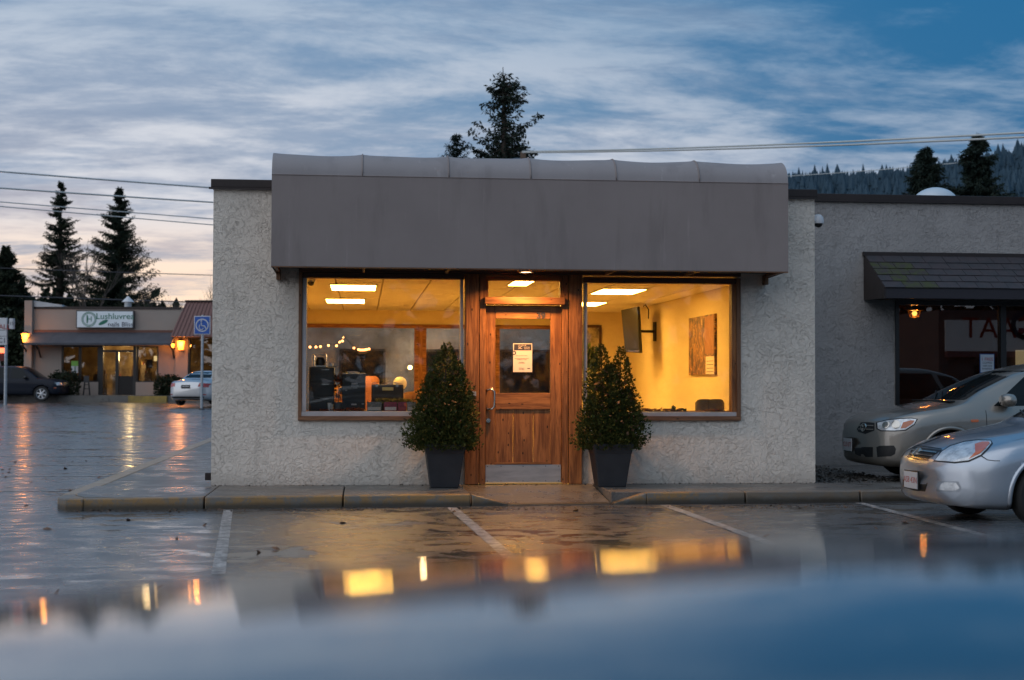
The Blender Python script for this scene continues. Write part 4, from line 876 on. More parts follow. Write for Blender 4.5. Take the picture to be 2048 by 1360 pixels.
#@@CARS
# ================================================================== CARS
from mathutils.geometry import delaunay_2d_cdt
def hermite(xs, ys, q):
    xs = np.array(xs, float); ys = np.array(ys, float); d = np.diff(ys) / np.diff(xs); m = np.zeros(len(xs)); m[0] = d[0]; m[-1] = d[-1]
    for i in range(1, len(xs) - 1): m[i] = 0 if d[i - 1] * d[i] <= 0 else 2 * d[i - 1] * d[i] / (d[i - 1] + d[i])
    i = np.clip(np.searchsorted(xs, q) - 1, 0, len(xs) - 2); h = xs[i + 1] - xs[i]; t = (q - xs[i]) / h
    return (2 * t**3 - 3 * t**2 + 1) * ys[i] + (t**3 - 2 * t**2 + t) * h * m[i] + (-2 * t**3 + 3 * t**2) * ys[i + 1] + (t**3 - t**2) * h * m[i + 1]
class Car:
    def __init__(s, label, st, loc, rz, paint, wheels, wr=.32, bulge=.34, tbulge=.22, cat='car', group=None, name='parked_car', nxs=150):
        s.root = empty(name, loc, rz, label=label, cat=cat); s.mw = Matrix.Translation(loc) @ Matrix.Rotation(rz, 4, 'Z')
        if group: s.root['group'] = group
        st = np.array(st); L = st[-1, 0]; s.L = L; Wd = st[:, 1].max(); s.W = Wd; s.paint = paint
        u = np.linspace(0, 1, nxs); xs = L * (u + .035 * np.sin(2 * np.pi * u) * -1); xs[0], xs[-1] = 0, L
        xs = np.unique(np.concatenate([[0, .006, .02, .04, .07], xs[1:], [L - .03]]))
        cols_ = [hermite(st[:, 0], st[:, k], xs) for k in range(1, 6)]
        s.zt = lambda x: float(hermite(st[:, 0], st[:, 4], np.array([x]))[0])
        vv = np.array([0, .10, .16, .27, .42, .50, .64, .78, .88, 1.0]); qv = np.concatenate([np.linspace(0, .10, 3), np.linspace(.12, 1, 40)])
        rows_ = []
        for i, x in enumerate(xs):
            w, zb, zs_, zt, wt_ = [c[i] for c in cols_]
            h = zt - zs_
            py = [0, .80 * w, .96 * w, w, .992 * w, .955 * w, wt_ + (.95 * w - wt_) * .45, wt_, .62 * wt_, 0]
            pz = [zb, zb, zb + .07, zb + .42 * (zs_ - zb), zs_ - .13 * min(1, (zs_ - zb) / .4), zs_, zs_ + h * .55, zt - min(.06, .28 * h + .012), zt - min(.018, h * .1), zt]
            Y = hermite(vv, py, qv); Zz = hermite(vv, pz, qv); rows_.append((x, Y, Zz))
        nv = len(qv); V_ = []; 
        for x, Y, Zz in rows_:
            ring = [(Y[k], Zz[k]) for k in range(nv)] + [(-Y[k], Zz[k]) for k in range(nv - 2, 0, -1)]
            for (y, z) in ring:
                q = abs(y) / Wd; fr = math.exp(-x / .45); tr_ = math.exp(-(L - x) / .45)
                V_.append([x + bulge * q**2.4 * fr - tbulge * q**2.6 * tr_, y, z])
        V_ = np.array(V_); nr = 2 * nv - 2; dark = np.zeros(len(V_), bool); s.wr = wr; s.wheels = wheels; ra = wr + .055
        for wxp in wheels:
            dx, dz = V_[:, 0] - wxp, V_[:, 2] - wr; r_ = np.hypot(dx, dz); side_ = np.abs(V_[:, 1]) > Wd * .62
            near = side_ & (np.abs(r_ - ra) < .022) & (V_[:, 2] > .12)
            k = ra / r_[near]; V_[near, 0] = wxp + dx[near] * k; V_[near, 2] = wr + dz[near] * k
            inn_ = side_ & (r_ < ra - .021); V_[inn_, 1] = np.sign(V_[inn_, 1]) * np.minimum(np.abs(V_[inn_, 1]), Wd - .27); dark |= inn_
        F_ = []; mi = []
        n = len(rows_)
        for i in range(n - 1):
            for k in range(nr):
                f = (i * nr + k, i * nr + (k + 1) % nr, (i + 1) * nr + (k + 1) % nr, (i + 1) * nr + k); F_.append(f); mi.append(1 if any(dark[q] for q in f) or max(V_[q][2] for q in f) < .19 else 0)
        F_.append(tuple(range(nr))); mi.append(0); F_.append(tuple(range((n - 1) * nr + nr - 1, (n - 1) * nr - 1, -1))); mi.append(0)
        mb = MB(); mb.v = [tuple(v) for v in V_]; mb.f = F_
        o = mb.build('body', paint, s.root, local=True, smooth=True); o.data.materials.append(M['cardark'])
        o.data.polygons.foreach_set('material_index', mi); s.body = o
        s.bvh = BVHTree.FromPolygons([Vector(v) for v in V_], F_)
        for wxp in wheels:
            for sg in (-1, 1):
                pts = []
                for k in range(33):
                    a = math.pi * (-.12 + 1.24 * k / 32); px_, pz_ = wxp + (ra + .012) * math.cos(a), wr + (ra + .012) * math.sin(a)
                    h_ = s.bvh.ray_cast(Vector((px_, sg * 2.5, pz_)), Vector((0, -sg, 0)))[0]
                    if h_ is not None and abs(h_.y) > Wd * .7: pts.append(h_ + Vector((0, sg * -.006, 0)))
                if len(pts) > 8: MB().tube(pts, .024, 8).build('arch_lip', paint, s.root, local=True, smooth=True)
    def patch(s, name, pts3, dirs, off, m, step=None, parent=None, mirror=False, **kw):
        """pts3: function (a,b)->origin; outline given as list of (a,b)"""
    def cdt(s, outline, step):
        pts = [Vector(p) for p in outline]; out = []
        for a, b in zip(pts, pts[1:] + pts[:1]):
            k = max(1, int((b - a).length / step)); out += [a + (b - a) * i / k for i in range(k)]
        n = len(out); x0 = min(p.x for p in out); x1 = max(p.x for p in out); y0 = min(p.y for p in out); y1 = max(p.y for p in out)
        grid = [Vector((x, y)) for x in np.arange(x0 + step * .6, x1, step) for y in np.arange(y0 + step * .6, y1, step)]
        def inside(p):
            c = False
            for i in range(n):
                a, b = out[i], out[i - 1]
                if (a.y > p.y) != (b.y > p.y) and p.x < (b.x - a.x) * (p.y - a.y) / (b.y - a.y) + a.x: c = not c
            return c
        grid = [p for p in grid if inside(p) and min((p - q).length for q in out) > step * .35]
        r_ = delaunay_2d_cdt(out + grid, [(i, (i + 1) % n) for i in range(n)], [], 1, 1e-7)
        return r_[0], r_[2]
    def onto(s, name, outline, cast, off, m, step, parent=None, mirror=False, smooth=True, **kw):
        vs, fs = s.cdt(outline, step); P = []
        for v in vs:
            o_, d_ = cast(v.x, v.y); hit = s.bvh.ray_cast(o_, d_)
            P.append(None if hit[0] is None else (hit[0] + (hit[1] if hit[1].dot(d_) < 0 else -hit[1]) * off))
        fs = [f for f in fs if all(P[i] is not None for i in f) and max((P[f[0]] - P[f[1]]).length, (P[f[1]] - P[f[2]]).length) < .5]
        if not fs: print('patch missed', name); return None
        P = [p if p is not None else Vector((0, 0, 0)) for p in P]
        par = parent or s.root; objs = []
        for sg in ((1, -1) if mirror else (1,)):
            mb = MB(); used = sorted({i for f in fs for i in f}); mp = {i: k for k, i in enumerate(used)}
            mb.v = [(P[i].x, P[i].y * sg, P[i].z) for i in used]; mb.f = [tuple(mp[i] for i in f) for f in fs]
            objs.append(mb.build(name, m, par, local=True, smooth=smooth, fix=True, **kw))
        return objs
    def side(s, name, outline, off=.004, m=None, step=.06, mirror=True, **kw):
        return s.onto(name, outline, lambda a, b: (Vector((a, -2.5, b)), Vector((0, 1, 0))), off, m, step, mirror=mirror, **kw)
    def front(s, name, outline, off=.004, m=None, step=.05, sgn=1, tilt=0.0, **kw):
        d_ = Vector((sgn, 0, -tilt)).normalized()
        def cast(a, b):
            return Vector((s.L / 2, a, b)) - d_ * 4, d_
        return s.onto(name, outline, cast, off, m, step, **kw)
    def px(s, name, outline, off=.004, m=None, step=4, mirror=False, **kw):
        inv = s.mw.inverted(); i3 = inv.to_3x3()
        return s.onto(name, outline, lambda a, b: (inv @ CAM, (i3 @ ray(a, b)).normalized()), off, m, step, mirror=mirror, **kw)
    def at(s, px_, py_):
        inv = s.mw.inverted(); h = s.bvh.ray_cast(inv @ CAM, (inv.to_3x3() @ ray(px_, py_)).normalized()); return h[0], h[1]
    def wheel(s, spokes=7, rw=.20):
        for wxp in s.wheels:
            for sg in (-1, 1):
                y = sg * (s.W - .02); r_ = s.wr; c = Vector((wxp, y, r_)); q = -sg
                t = MB().lathe(c, [(r_ * .62, 0), (r_ * .66, .0), (r_ * .90, q * -.004), (r_ * .985, q * .02), (r_, q * .05), (r_, q * .16), (r_ * .97, q * .19), (r_ * .62, q * .2)], 40, 'Y').build('wheel', M['rubber'], s.root, local=True, smooth='auto')
                rm = MB().lathe(c, [(r_ * .68, q * .003), (r_ * .655, -q * .004), (r_ * .60, q * .01), (r_ * .58, q * .12)], 36, 'Y')
                for k in range(spokes):
                    a = 2 * math.pi * k / spokes + .2; ca, sa = math.cos(a), math.sin(a); wv = .030
                    def pt(rad, off_, yo): return (wxp + rad * ca - off_ * sa, y + q * yo, r_ + rad * sa + off_ * ca)
                    r1, r2 = r_ * .13, r_ * .62
                    rm.add([pt(r1, -wv * .9, .012), pt(r2, -wv * 1.25, .018), pt(r2, wv * 1.25, .018), pt(r1, wv * .9, .012), pt(r1, -wv * .9, .05), pt(r2, -wv * 1.25, .05), pt(r2, wv * 1.25, .05), pt(r1, wv * .9, .05)],
                           [(0, 1, 2, 3), (4, 7, 6, 5), (0, 4, 5, 1), (3, 2, 6, 7)])
                rm.lathe(c, [(.0001, q * .0), (r_ * .10, q * .0), (r_ * .17, q * .012), (r_ * .17, q * .05)], 20, 'Y')
                rm.build('rim', M['alloy'], t, local=True, smooth='auto')
                MB().lathe(c, [(.0001, q * .10), (r_ * .57, q * .10)], 24, 'Y').build('brake', M['blackm'], t, local=True)
SEDAN = [[0, .45, .40, .50, .56, .30], [.02, .70, .27, .57, .65, .48], [.10, .80, .21, .63, .715, .58], [.25, .85, .19, .69, .775, .64], [.55, .89, .18, .77, .86, .70], [.95, .905, .18, .84, .935, .74], [1.22, .91, .19, .88, .99, .76],
         [1.55, .91, .20, .90, 1.17, .68], [1.95, .91, .20, .92, 1.36, .60], [2.35, .91, .20, .93, 1.43, .575], [3.0, .91, .20, .945, 1.43, .57], [3.5, .905, .20, .955, 1.31, .60], [3.95, .90, .20, .96, 1.09, .66], [4.4, .87, .22, .93, 1.04, .66], [4.65, .80, .28, .86, .97, .6], [4.76, .55, .42, .72, .78, .36]]
HATCH = [[0, .45, .42, .56, .62, .3], [.02, .66, .28, .63, .74, .46], [.10, .78, .22, .70, .81, .58], [.25, .83, .20, .77, .875, .64], [.55, .87, .2, .84, .945, .70], [.95, .885, .2, .90, 1.00, .74], [1.18, .89, .2, .93, 1.055, .76],
         [1.6, .89, .2, .95, 1.26, .67], [2.1, .89, .2, .97, 1.46, .60], [2.6, .89, .2, .98, 1.55, .58], [3.3, .89, .2, 1.0, 1.54, .57], [3.9, .88, .2, 1.0, 1.42, .58], [4.2, .85, .25, .98, 1.2, .6], [4.33, .7, .36, .86, .95, .5]]
SUV = [[0, .6, .5, .7, .78, .4], [.03, .78, .40, .8, .92, .6], [.15, .86, .34, .88, 1.0, .7], [.5, .89, .32, .95, 1.06, .76], [1.1, .9, .3, 1.0, 1.12, .78], [1.5, .9, .3, 1.03, 1.38, .70], [1.9, .9, .3, 1.05, 1.63, .65], [2.2, .9, .3, 1.05, 1.70, .64], [3.8, .9, .3, 1.06, 1.69, .64], [4.25, .9, .32, 1.04, 1.5, .66], [4.45, .88, .4, 1.0, 1.12, .66], [4.56, .78, .48, .88, .98, .6]]
def glasshouse(c, a0, cowl, a1, rear0, rear1, belt, top):
    """windscreen, side windows, rear glass and door seams"""
    return
# --- silver sedan
pw = hz(2062, 992, .32); pw_z0 = Vector((pw.x + .16, pw.y, 0))
silver = paint_mat('silver_metallic', (.42, .46, .52), .75, .28, drops=.08)
ra_ = R(2); c1 = Car('silver sedan with wet bonnet and oval front badge at the right edge', SEDAN, pw_z0 - Matrix.Rotation(ra_, 3, 'Z') @ Vector((.97, -.84, 0)), ra_, silver, (.97, 3.72), group='cars parked beside the right building')
c1.wheel(7)
def sedan_glass(c, hatch=False):
    if hatch:
        c.side('side_window', [(1.62, .985), (2.12, 1.36), (2.52, 1.44), (2.60, .995)], m=M['carglass']); c.side('side_window', [(2.66, .995), (2.60, 1.44), (3.45, 1.43), (3.62, 1.01)], m=M['carglass']); c.side('side_window', [(3.68, 1.02), (3.55, 1.41), (3.85, 1.36), (4.05, 1.05)], m=M['carglass'])
        c.front('windscreen', [(-.66, 1.06), (.66, 1.06), (.55, 1.44), (-.55, 1.44)], m=M['carglass'], step=.08); c.front('rear_glass', [(-.55, 1.12), (.55, 1.12), (.48, 1.42), (-.48, 1.42)], m=M['carglass'], sgn=-1, step=.08)
    else:
        c.side('side_window', [(1.62, .955), (2.08, 1.29), (2.50, 1.345), (2.56, .965)], m=M['carglass']); c.side('side_window', [(2.62, .965), (2.56, 1.345), (3.20, 1.32), (3.62, 1.10), (3.66, .985)], m=M['carglass'])
        c.front('windscreen', [(-.66, 1.03), (.66, 1.03), (.55, 1.36), (-.55, 1.36)], m=M['carglass'], step=.08); c.front('rear_glass', [(-.58, 1.13), (.58, 1.13), (.50, 1.36), (-.50, 1.36)], m=M['carglass'], sgn=-1, step=.08)
    sm = mat('door_seam', (.01, .01, .01), .6)
    for x in (1.50, 2.59, 3.55): c.side('door_seam', [(x, .32), (x + .008, .32), (x + .008, .93), (x, .93)], m=sm, off=.002, step=.04)
    for x in (1.9, 2.95): 
        for sg in (-1, 1): MB().tube([(x + .30, sg * (c.W - .01), .84), (x + .31, sg * (c.W + .025), .845), (x + .47, sg * (c.W + .025), .85), (x + .48, sg * (c.W - .01), .85)], .012, 6).build('door_handle', c.paint, c.root, local=True, smooth=True)
def mirror_(c, x, z, m, s_=1.0):
    for sg in (-1, 1):
        y = sg * (c.W - .03)
        mm = MB().lathe((x, y + sg * .10, z), [(.0001, -.10 * s_), (.055 * s_, -.095 * s_), (.075 * s_, -.04), (.072 * s_, .03), (.05 * s_, .06), (.0001, .065)], 16, 'X')
        mm.v = [(v[0], y + sg * .10 + (v[1] - y - sg * .10) * 1.35, v[2]) for v in mm.v]
        mo = mm.build('wing_mirror', m, c.root, local=True, smooth=True); MB().tube([(x + .03, y - sg * .10, z - .08), (x + .02, y + sg * .04, z - .05)], .022, 6).build('mirror_arm', M['cardark'], mo, local=True)
sedan_glass(c1); mirror_(c1, 1.72, 1.0, silver)
grb = M['cardark']
c1.px('bonnet_seam', [(1825, 889), (1850, 892), (1883, 897), (1885, 899.2), (1850, 894.5), (1825, 891.5)], m=M['cardark'], off=.002)
gq = c1.px('grille', [(1826, 893), (1850, 896), (1884, 900), (1853, 921), (1832, 919), (1815, 915)], m=grb, off=.002)
for (xa, ya, xb, yb, xc, yc) in ((1822, 899, 1850, 902, 1874, 905), (1819, 906, 1845, 909, 1866, 912), (1816, 912, 1838, 916, 1857, 918)):
    c1.px('grille_bar', [(xa, ya), (xb, yb), (xc, yc), (xc, yc + 2.6), (xb, yb + 2.6), (xa, ya + 2.6)], m=M['chrome'], off=.012, parent=gq[0])
c1.px('headlight_rim', [(1867, 923), (1882, 903), (1900, 891), (1929, 882), (1955, 879), (1982, 880), (1986, 887), (1976, 900), (1964, 912), (1938, 924), (1909, 927)], m=M['cardark'], off=.003, mirror=True)
c1.px('headlight', [(1870, 921), (1884, 904), (1901, 893), (1929, 884.5), (1955, 881.5), (1981, 882), (1983, 887), (1974, 898), (1962, 909.5), (1937, 921), (1909, 924)], m=M['lampglass'], off=.005, mirror=True)
c1.px('indicator', [(1950, 889), (1965, 884.5), (1979, 884.5), (1979.5, 888), (1971, 898), (1960, 908), (1938, 918.5), (1951, 905)], m=M['amber'], off=.009, mirror=True)
hb, hn = c1.at(1910, 908); 
for (qx, qy, rr_) in ():
    hb, hn = c1.at(qx, qy)
    if hb:
        for sg in (1, -1):
            cc = Vector((hb.x, hb.y * sg, hb.z)); nn = Vector((hn.x, hn.y * sg, hn.z)); nn = nn if nn.x < 0 else -nn
            MB().cyl(cc + nn * .008, cc + nn * .012, rr_, rr_ * .8, 20).build('lamp_reflector', M['chrome'], c1.root, local=True, smooth='auto')
c1.px('headlight_seam', [(1962, 910), (1975, 919), (1990, 921), (2000, 921), (2000, 922.5), (1990, 922.5), (1974, 920.5), (1960, 911.5)], m=M['cardark'], off=.002)
c1.px('bumper_seam', [(1884, 900), (1872, 920), (1870, 921), (1882, 900)], m=M['cardark'], off=.003)
c1.px('lower_intake', [(1806, 959), (1830, 961), (1857, 962.5), (1851, 983), (1828, 981), (1806, 973)], m=grb, off=.003)
c1.px('fog_surround', [(1872, 983), (1876, 964), (1884, 962), (1917, 963), (1923, 976), (1918, 984)], m=paint_mat('silver_shadow', (.30, .33, .37), .7, .4), off=.003, mirror=True)
c1.px('fog_lamp', [(1878, 979), (1883, 968), (1889, 964.5), (1913, 965.5), (1920, 976), (1912, 981), (1890, 981)], m=M['lampglass'], off=.007, mirror=True)
pc = c1.at(1814, 946)[0]
pz_ = pc.z if pc else .5
def plate(c, z, x, txt):
    p_ = MB().box(x - .018, x - .010, -.155, .155, z - .082, z + .082).build('number_plate', mat('plate_white', (.5, .5, .52), .4), c.root, local=True, bevel=.002)
    MB().box(x - .010, x + .004, -.165, .165, z - .092, z + .092).build('plate_frame', M['cardark'], p_, local=True)
    o = text('plate_print', txt, .085, (x - .019, 0, z), (R(90), 0, R(-90)), mat('plate_ink', (.35, .05, .04), .6), p_, .0005, local=True); return p_
def px_badge(c, px_, py_, r_):
    p_, n_ = c.at(px_, py_)
    n_ = n_ if n_.x < 0 else -n_
    q_ = Vector((-1, 0, 0)).rotation_difference(n_); mb = MB(M=Matrix.Translation(p_ + n_ * .02) @ q_.to_matrix().to_4x4())
    mb.lathe((0, 0, 0), [(r_, .012), (r_ * .98, -.004), (r_ * .80, -.004), (r_ * .78, .008)], 28, 'X')
    mb.tube([(-.002, 0, -r_ * .85), (-.004, 0, r_ * .1)], r_ * .10, 6); mb.tube([(-.004, -r_ * .5, r_ * .62), (-.004, -r_ * .2, r_ * .12), (-.004, r_ * .2, r_ * .12), (-.004, r_ * .5, r_ * .62)], r_ * .10, 6)
    return mb.build('badge', M['chrome'], c.root, local=True, smooth='auto')
plate(c1, .42, -.004, 'AS8 43N')
def badge(c, x, z, r_):
    b = MB().lathe((x, 0, z), [(r_, 0), (r_ * .98, -.010), (r_ * .78, -.010), (r_ * .76, 0)], 28, 'X')
    b.v = [(v[0], v[1] * 1.15, v[2] * 1.0) for v in b.v]
    b.tube([(x - .006, 0, z - r_ * .85), (x - .008, 0, z + r_ * .1)], r_ * .09, 6); b.tube([(x - .008, -r_ * .5, z + r_ * .62), (x - .008, -r_ * .2, z + r_ * .12), (x - .008, r_ * .2, z + r_ * .12), (x - .008, r_ * .5, z + r_ * .62)], r_ * .09, 6)
    return b.build('badge', M['chrome'], c.root, local=True, smooth='auto')
px_badge(c1, 1834, 905, .058)
for sg in (-1, 1):   # wipers
    MB().tube([(1.20, sg * .1 - .1, 1.005), (1.32, sg * .1 + .15, 1.06), (1.42, sg * .1 + .42, 1.10)], .010, 5).build('wiper', M['cardark'], c1.root, local=True)
# --- tan hatchback behind it
fw_ = fd(1897, 945, 18.2); wv_ = FRAME @ Vector((fw_.x, fw_.y, 0))
tan = paint_mat('champagne_metallic', (.30, .27, .235), .7, .33, drops=.05)
c2 = Car('champagne grey hatchback parked between the silver sedan and the dark window', HATCH, Vector((wv_.x - 1.03, wv_.y + .80, .10)), 0, tan, (1.03, 3.62), group='cars parked beside the right building')
c2.wheel(6); sedan_glass(c2, True); mirror_(c2, 1.78, 1.06, tan, 1.15)
c2.px('grille', [(1722, 845), (1736, 844.5), (1749, 846), (1749, 861), (1731, 868), (1717, 864), (1714, 858)], m=grb, off=.003)
for k in (850, 857): c2.px('grille_bar', [(1718, k), (1748, k + 1), (1748, k + 3), (1718, k + 2)], m=tan, off=.012)
px_badge(c2, 1729, 855, .055)
c2.px('headlight_rim', [(1752, 845), (1775, 839), (1800, 836.5), (1823, 835.5), (1836, 838), (1829, 850), (1812, 861.5), (1790, 863), (1762, 862.6), (1753, 858)], m=M['cardark'], off=.003, mirror=True)
c2.px('headlight', [(1755, 846), (1775, 841), (1800, 838.5), (1822, 837.5), (1833, 838.5), (1828, 848), (1811, 859), (1790, 861), (1763, 860.6), (1756, 857)], m=M['lampglass'], off=.005, mirror=True)
c2.px('indicator', [(1806, 845), (1822, 841), (1829, 841.5), (1824, 848), (1811, 856), (1801, 857)], m=M['amber'], off=.009, mirror=True)
for (qx, qy, rr_) in ((1772, 850, .05), (1792, 849, .055)):
    hb, hn = c2.at(qx, qy)
    if hb:
        for sg in (1, -1):
            cc = Vector((hb.x, hb.y * sg, hb.z)); nn = Vector((hn.x, hn.y * sg, hn.z)); nn = nn if nn.x < 0 else -nn
            MB().cyl(cc + nn * .008, cc + nn * .012, rr_, rr_ * .8, 20).build('lamp_reflector', M['chrome'], c2.root, local=True, smooth='auto')
c2.px('fog_recess', [(1753, 894), (1760, 891.5), (1788, 891), (1792, 898), (1790, 908), (1782, 912.5), (1755, 914)], m=M['cardark'], off=.004, mirror=True)
c2.px('lower_intake', [(1709, 896), (1725, 894), (1746, 894), (1746, 914), (1725, 914), (1711, 908)], m=M['cardark'], off=.004)
plate(c2, .46, -.004, 'CL5 07T')
c2.side('side_repeater', [(1.30, .78), (1.39, .78), (1.40, .80), (1.39, .815), (1.30, .815), (1.29, .80)], m=M['amber'], step=.03, off=.006)
for sg in (-1, 1): MB().tube([(1.16, sg * .1 - .15, 1.065), (1.30, sg * .1 + .15, 1.12), (1.42, sg * .1 + .42, 1.17)], .010, 5).build('wiper', M['cardark'], c2.root, local=True)
MB().box(1.12, 1.2, -.62, .62, 1.035, 1.05).build('cowl_grille', M['cardark'], c2.root, local=True)

# --- dark SUV far left
D1 = 68
w0 = fd(86, 803, D1); wv_ = FRAME @ Vector((w0.x, w0.y, 0)); zg_ = w0.z
bluep = paint_mat('dark_blue_metallic', (.008, .012, .022), .0, .45, coat=.12)
c3 = Car('dark blue SUV standing before the lantern-lit shop at the left edge', SUV, Vector((wv_.x + 1.0, wv_.y + .75, zg_)), R(180) - YAW, bluep, (1.0, 3.6), wr=.37, nxs=80)
c3.wheel(6)
c3.side('side_window', [(1.58, 1.09), (2.0, 1.56), (2.48, 1.60), (2.52, 1.10)], m=M['carglass'], step=.15); c3.side('side_window', [(2.58, 1.10), (2.55, 1.60), (3.4, 1.60), (3.45, 1.12)], m=M['carglass'], step=.15); c3.side('side_window', [(3.52, 1.12), (3.48, 1.58), (4.0, 1.52), (4.1, 1.14)], m=M['carglass'], step=.15)
c3.front('windscreen', [(-.68, 1.16), (.68, 1.16), (.58, 1.62), (-.58, 1.62)], m=M['carglass'], step=.12)
c3.front('rear_glass', [(-.6, 1.2), (.6, 1.2), (.5, 1.55), (-.5, 1.55)], m=M['carglass'], sgn=-1, step=.15)
for sg in (-1, 1):
    c3.front('headlight', [(sg * .50, .78), (sg * .80, .78), (sg * .82, .92), (sg * .54, .90)], m=M['lampglass'], step=.06); c3.side('side_lamp', [(.16, .80), (.36, .84), (.38, .93), (.2, .92)], m=M['lampglass'], step=.06)
c3.front('grille', [(-.42, .72), (.42, .72), (.44, .88), (-.44, .88)], m=M['chrome'], step=.1)
c3.side('marker_lamp', [(.30, .62), (.40, .62), (.40, .68), (.30, .68)], m=M['amber'], step=.05)
mirror_(c3, 1.75, 1.15, M['cardark'])
# --- far silver saloon
D2 = 57
w0 = fd(372, 812, D2); wv_ = FRAME @ Vector((w0.x, w0.y, 0))
silver2 = paint_mat('pale_silver_metallic', (.55, .55, .56), .6, .35)
rz2 = R(-112)
tailv = Vector((math.cos(rz2), math.sin(rz2), 0)) * 4.7
c4 = Car('pale silver saloon seen from behind, parked at the shop with the hedge', SEDAN, Vector((wv_.x, wv_.y, w0.z)) - tailv, rz2, silver2, (.95, 3.72), nxs=80)
c4.wheel(6); sedan_glass(c4)
for sg in (-1, 1): c4.front('tail_lamp', [(sg * .50, .78), (sg * .84, .74), (sg * .86, .90), (sg * .55, .92)], m=M['tail'], sgn=-1, step=.06, off=.008); c4.front('reflector', [(sg * .62, .44), (sg * .8, .44), (sg * .8, .48), (sg * .62, .48)], m=M['tail'], sgn=-1, step=.06, off=.008)
c4.front('number_plate', [(-.2, .70), (.2, .70), (.2, .84), (-.2, .84)], m=M['darkgrey'], sgn=-1, step=.06, off=.01)
c4.front('lower_bumper', [(-.7, .26), (.7, .26), (.74, .38), (-.74, .38)], m=M['cardark'], sgn=-1, step=.1, off=.006)
# --- the car whose wet roof fills the foreground
QF = (-0.12197935, 0.06629606, -0.08019497, -0.07143441, 0.0562325, -0.1716642)
near = paint_mat('midnight_blue_wet_paint', (.022, .026, .032), .12, .25, coat=1.0)
NS = [[a[0], a[1] * .96, a[2] * .96, a[3] * .95, (a[4] if a[4] < 1.0 else 1.0 + (a[4] - 1.0) * .42) * .985, a[5]] for a in SEDAN]
nl = FRAME @ Vector((-2.25, .79, 0))
c5 = Car('dark blue saloon whose wet glossy roof fills the foreground', NS, nl, -YAW, near, (.95, 3.72), name='foreground_car', nxs=90)
c5.wheel(7)
rfm = MB(M=FRAME); NX, NY = 90, 64; X0, X1, Y0, Y1 = -.72, 1.30, .16, 1.42
for jy in range(NY):
    for ix in range(NX):
        x = X0 + (X1 - X0) * ix / (NX - 1); y = Y0 + (Y1 - Y0) * jy / (NY - 1); v = y - 1
        z = HC + QF[0] + QF[1] * x + QF[2] * v + QF[3] * x * x + QF[4] * x * v + QF[5] * v * v
        for e_ in (max(0, X0 + .12 - x), max(0, x - X1 + .12), max(0, Y0 + .10 - y), max(0, y - Y1 + .10)): z -= 7 * e_ * e_
        rfm.v.append((x, y, z))
rfm.f = [(j_ * NX + i, j_ * NX + i + 1, (j_ + 1) * NX + i + 1, (j_ + 1) * NX + i) for j_ in range(NY - 1) for i in range(NX - 1)]
rp = rfm.build('roof_panel', near, None, local=True, smooth=True); rp.parent = c5.root; rp.matrix_parent_inverse = c5.mw.inverted()
c5.side('side_window', [(1.72, .94), (2.0, 1.08), (2.50, 1.13), (2.56, .94)], m=M['carglass'], step=.1); c5.side('side_window', [(2.62, .94), (2.56, 1.13), (3.20, 1.10), (3.5, .96)], m=M['carglass'], step=.1)
c5.front('windscreen', [(-.62, 1.0), (.62, 1.0), (.5, 1.13), (-.5, 1.13)], m=M['carglass'], step=.1); c5.front('rear_glass', [(-.56, 1.03), (.56, 1.03), (.5, 1.13), (-.5, 1.13)], m=M['carglass'], sgn=-1, step=.1)

# ================================================================== BACKGROUND: far shop on the left
D = 71.0
def fX(px, d=D): return fd(px, 700, d).x
def fZ(py, d=D, px=200): return fd(px, py, d).z
GZ = .25
fs = empty('far_shop', FRAME @ Vector((fX(210), D, 0)), label='low tan shop with dark awning and green and white sign on the left', cat='building')
FM = lambda: MB(M=FRAME)
tanw = mat('tan_render', (.36, .30, .26), .8, var=(.5, .4, (.30, .25, .22))); tanw2 = mat('pinkish_render', (.34, .26, .24), .8)
zt_ = fZ(615); za = fZ(662); zwin_t = fZ(692); zwin_b = fZ(764); zg2 = .2; zfl = fZ(790)
FM().box(fX(52), fX(67), D - .3, D + 9, zg2, fZ(602)).build('pilaster', tanw, fs)
FM().box(fX(67.2), fX(365), D, D + 9, za, zt_).build('parapet', tanw, fs)
FM().box(fX(66), fX(362), D - .04, D - .002, zt_ - .08, zt_ + .04).build('coping', M['flash'], fs)
FM().box(fX(67.2), fX(352), D - .06, D, fZ(665), fZ(660)).build('fascia', mat('red_brown_fascia', (.16, .07, .05), .7), fs)
FM().box(fX(67.2), fX(123), D + .01, D + .3, zg2, za - .01).build('wall', tanw, fs); FM().box(fX(317), fX(352), D + .01, D + .3, zg2, za - .01).build('wall', tanw2, fs); FM().box(fX(352), fX(377), D - .15, D + .3, zg2, fZ(676)).build('wall', tanw2, fs)
FM().box(fX(123), fX(197), D + .02, D + .3, zg2, zwin_b).build('wall', tanw, fs); FM().box(fX(272), fX(317), D + .02, D + .3, zg2, zwin_b).build('wall', tanw, fs); FM().box(fX(123), fX(317), D + .02, D + .3, zwin_t, za - .01).build('wall', tanw, fs)
FM().box(fX(60), fX(425), D + 4, D + 4.1, zg2, za).build('inner_wall', mat('warm_inner', (.55, .42, .22), .8, var=(1.2, .8, (.18, .11, .05))), fs)
FM().box(fX(120), fX(425), D + .3, D + 4, zg2 - .02, zfl - .3).build('inner_floor', M['floor'], fs)
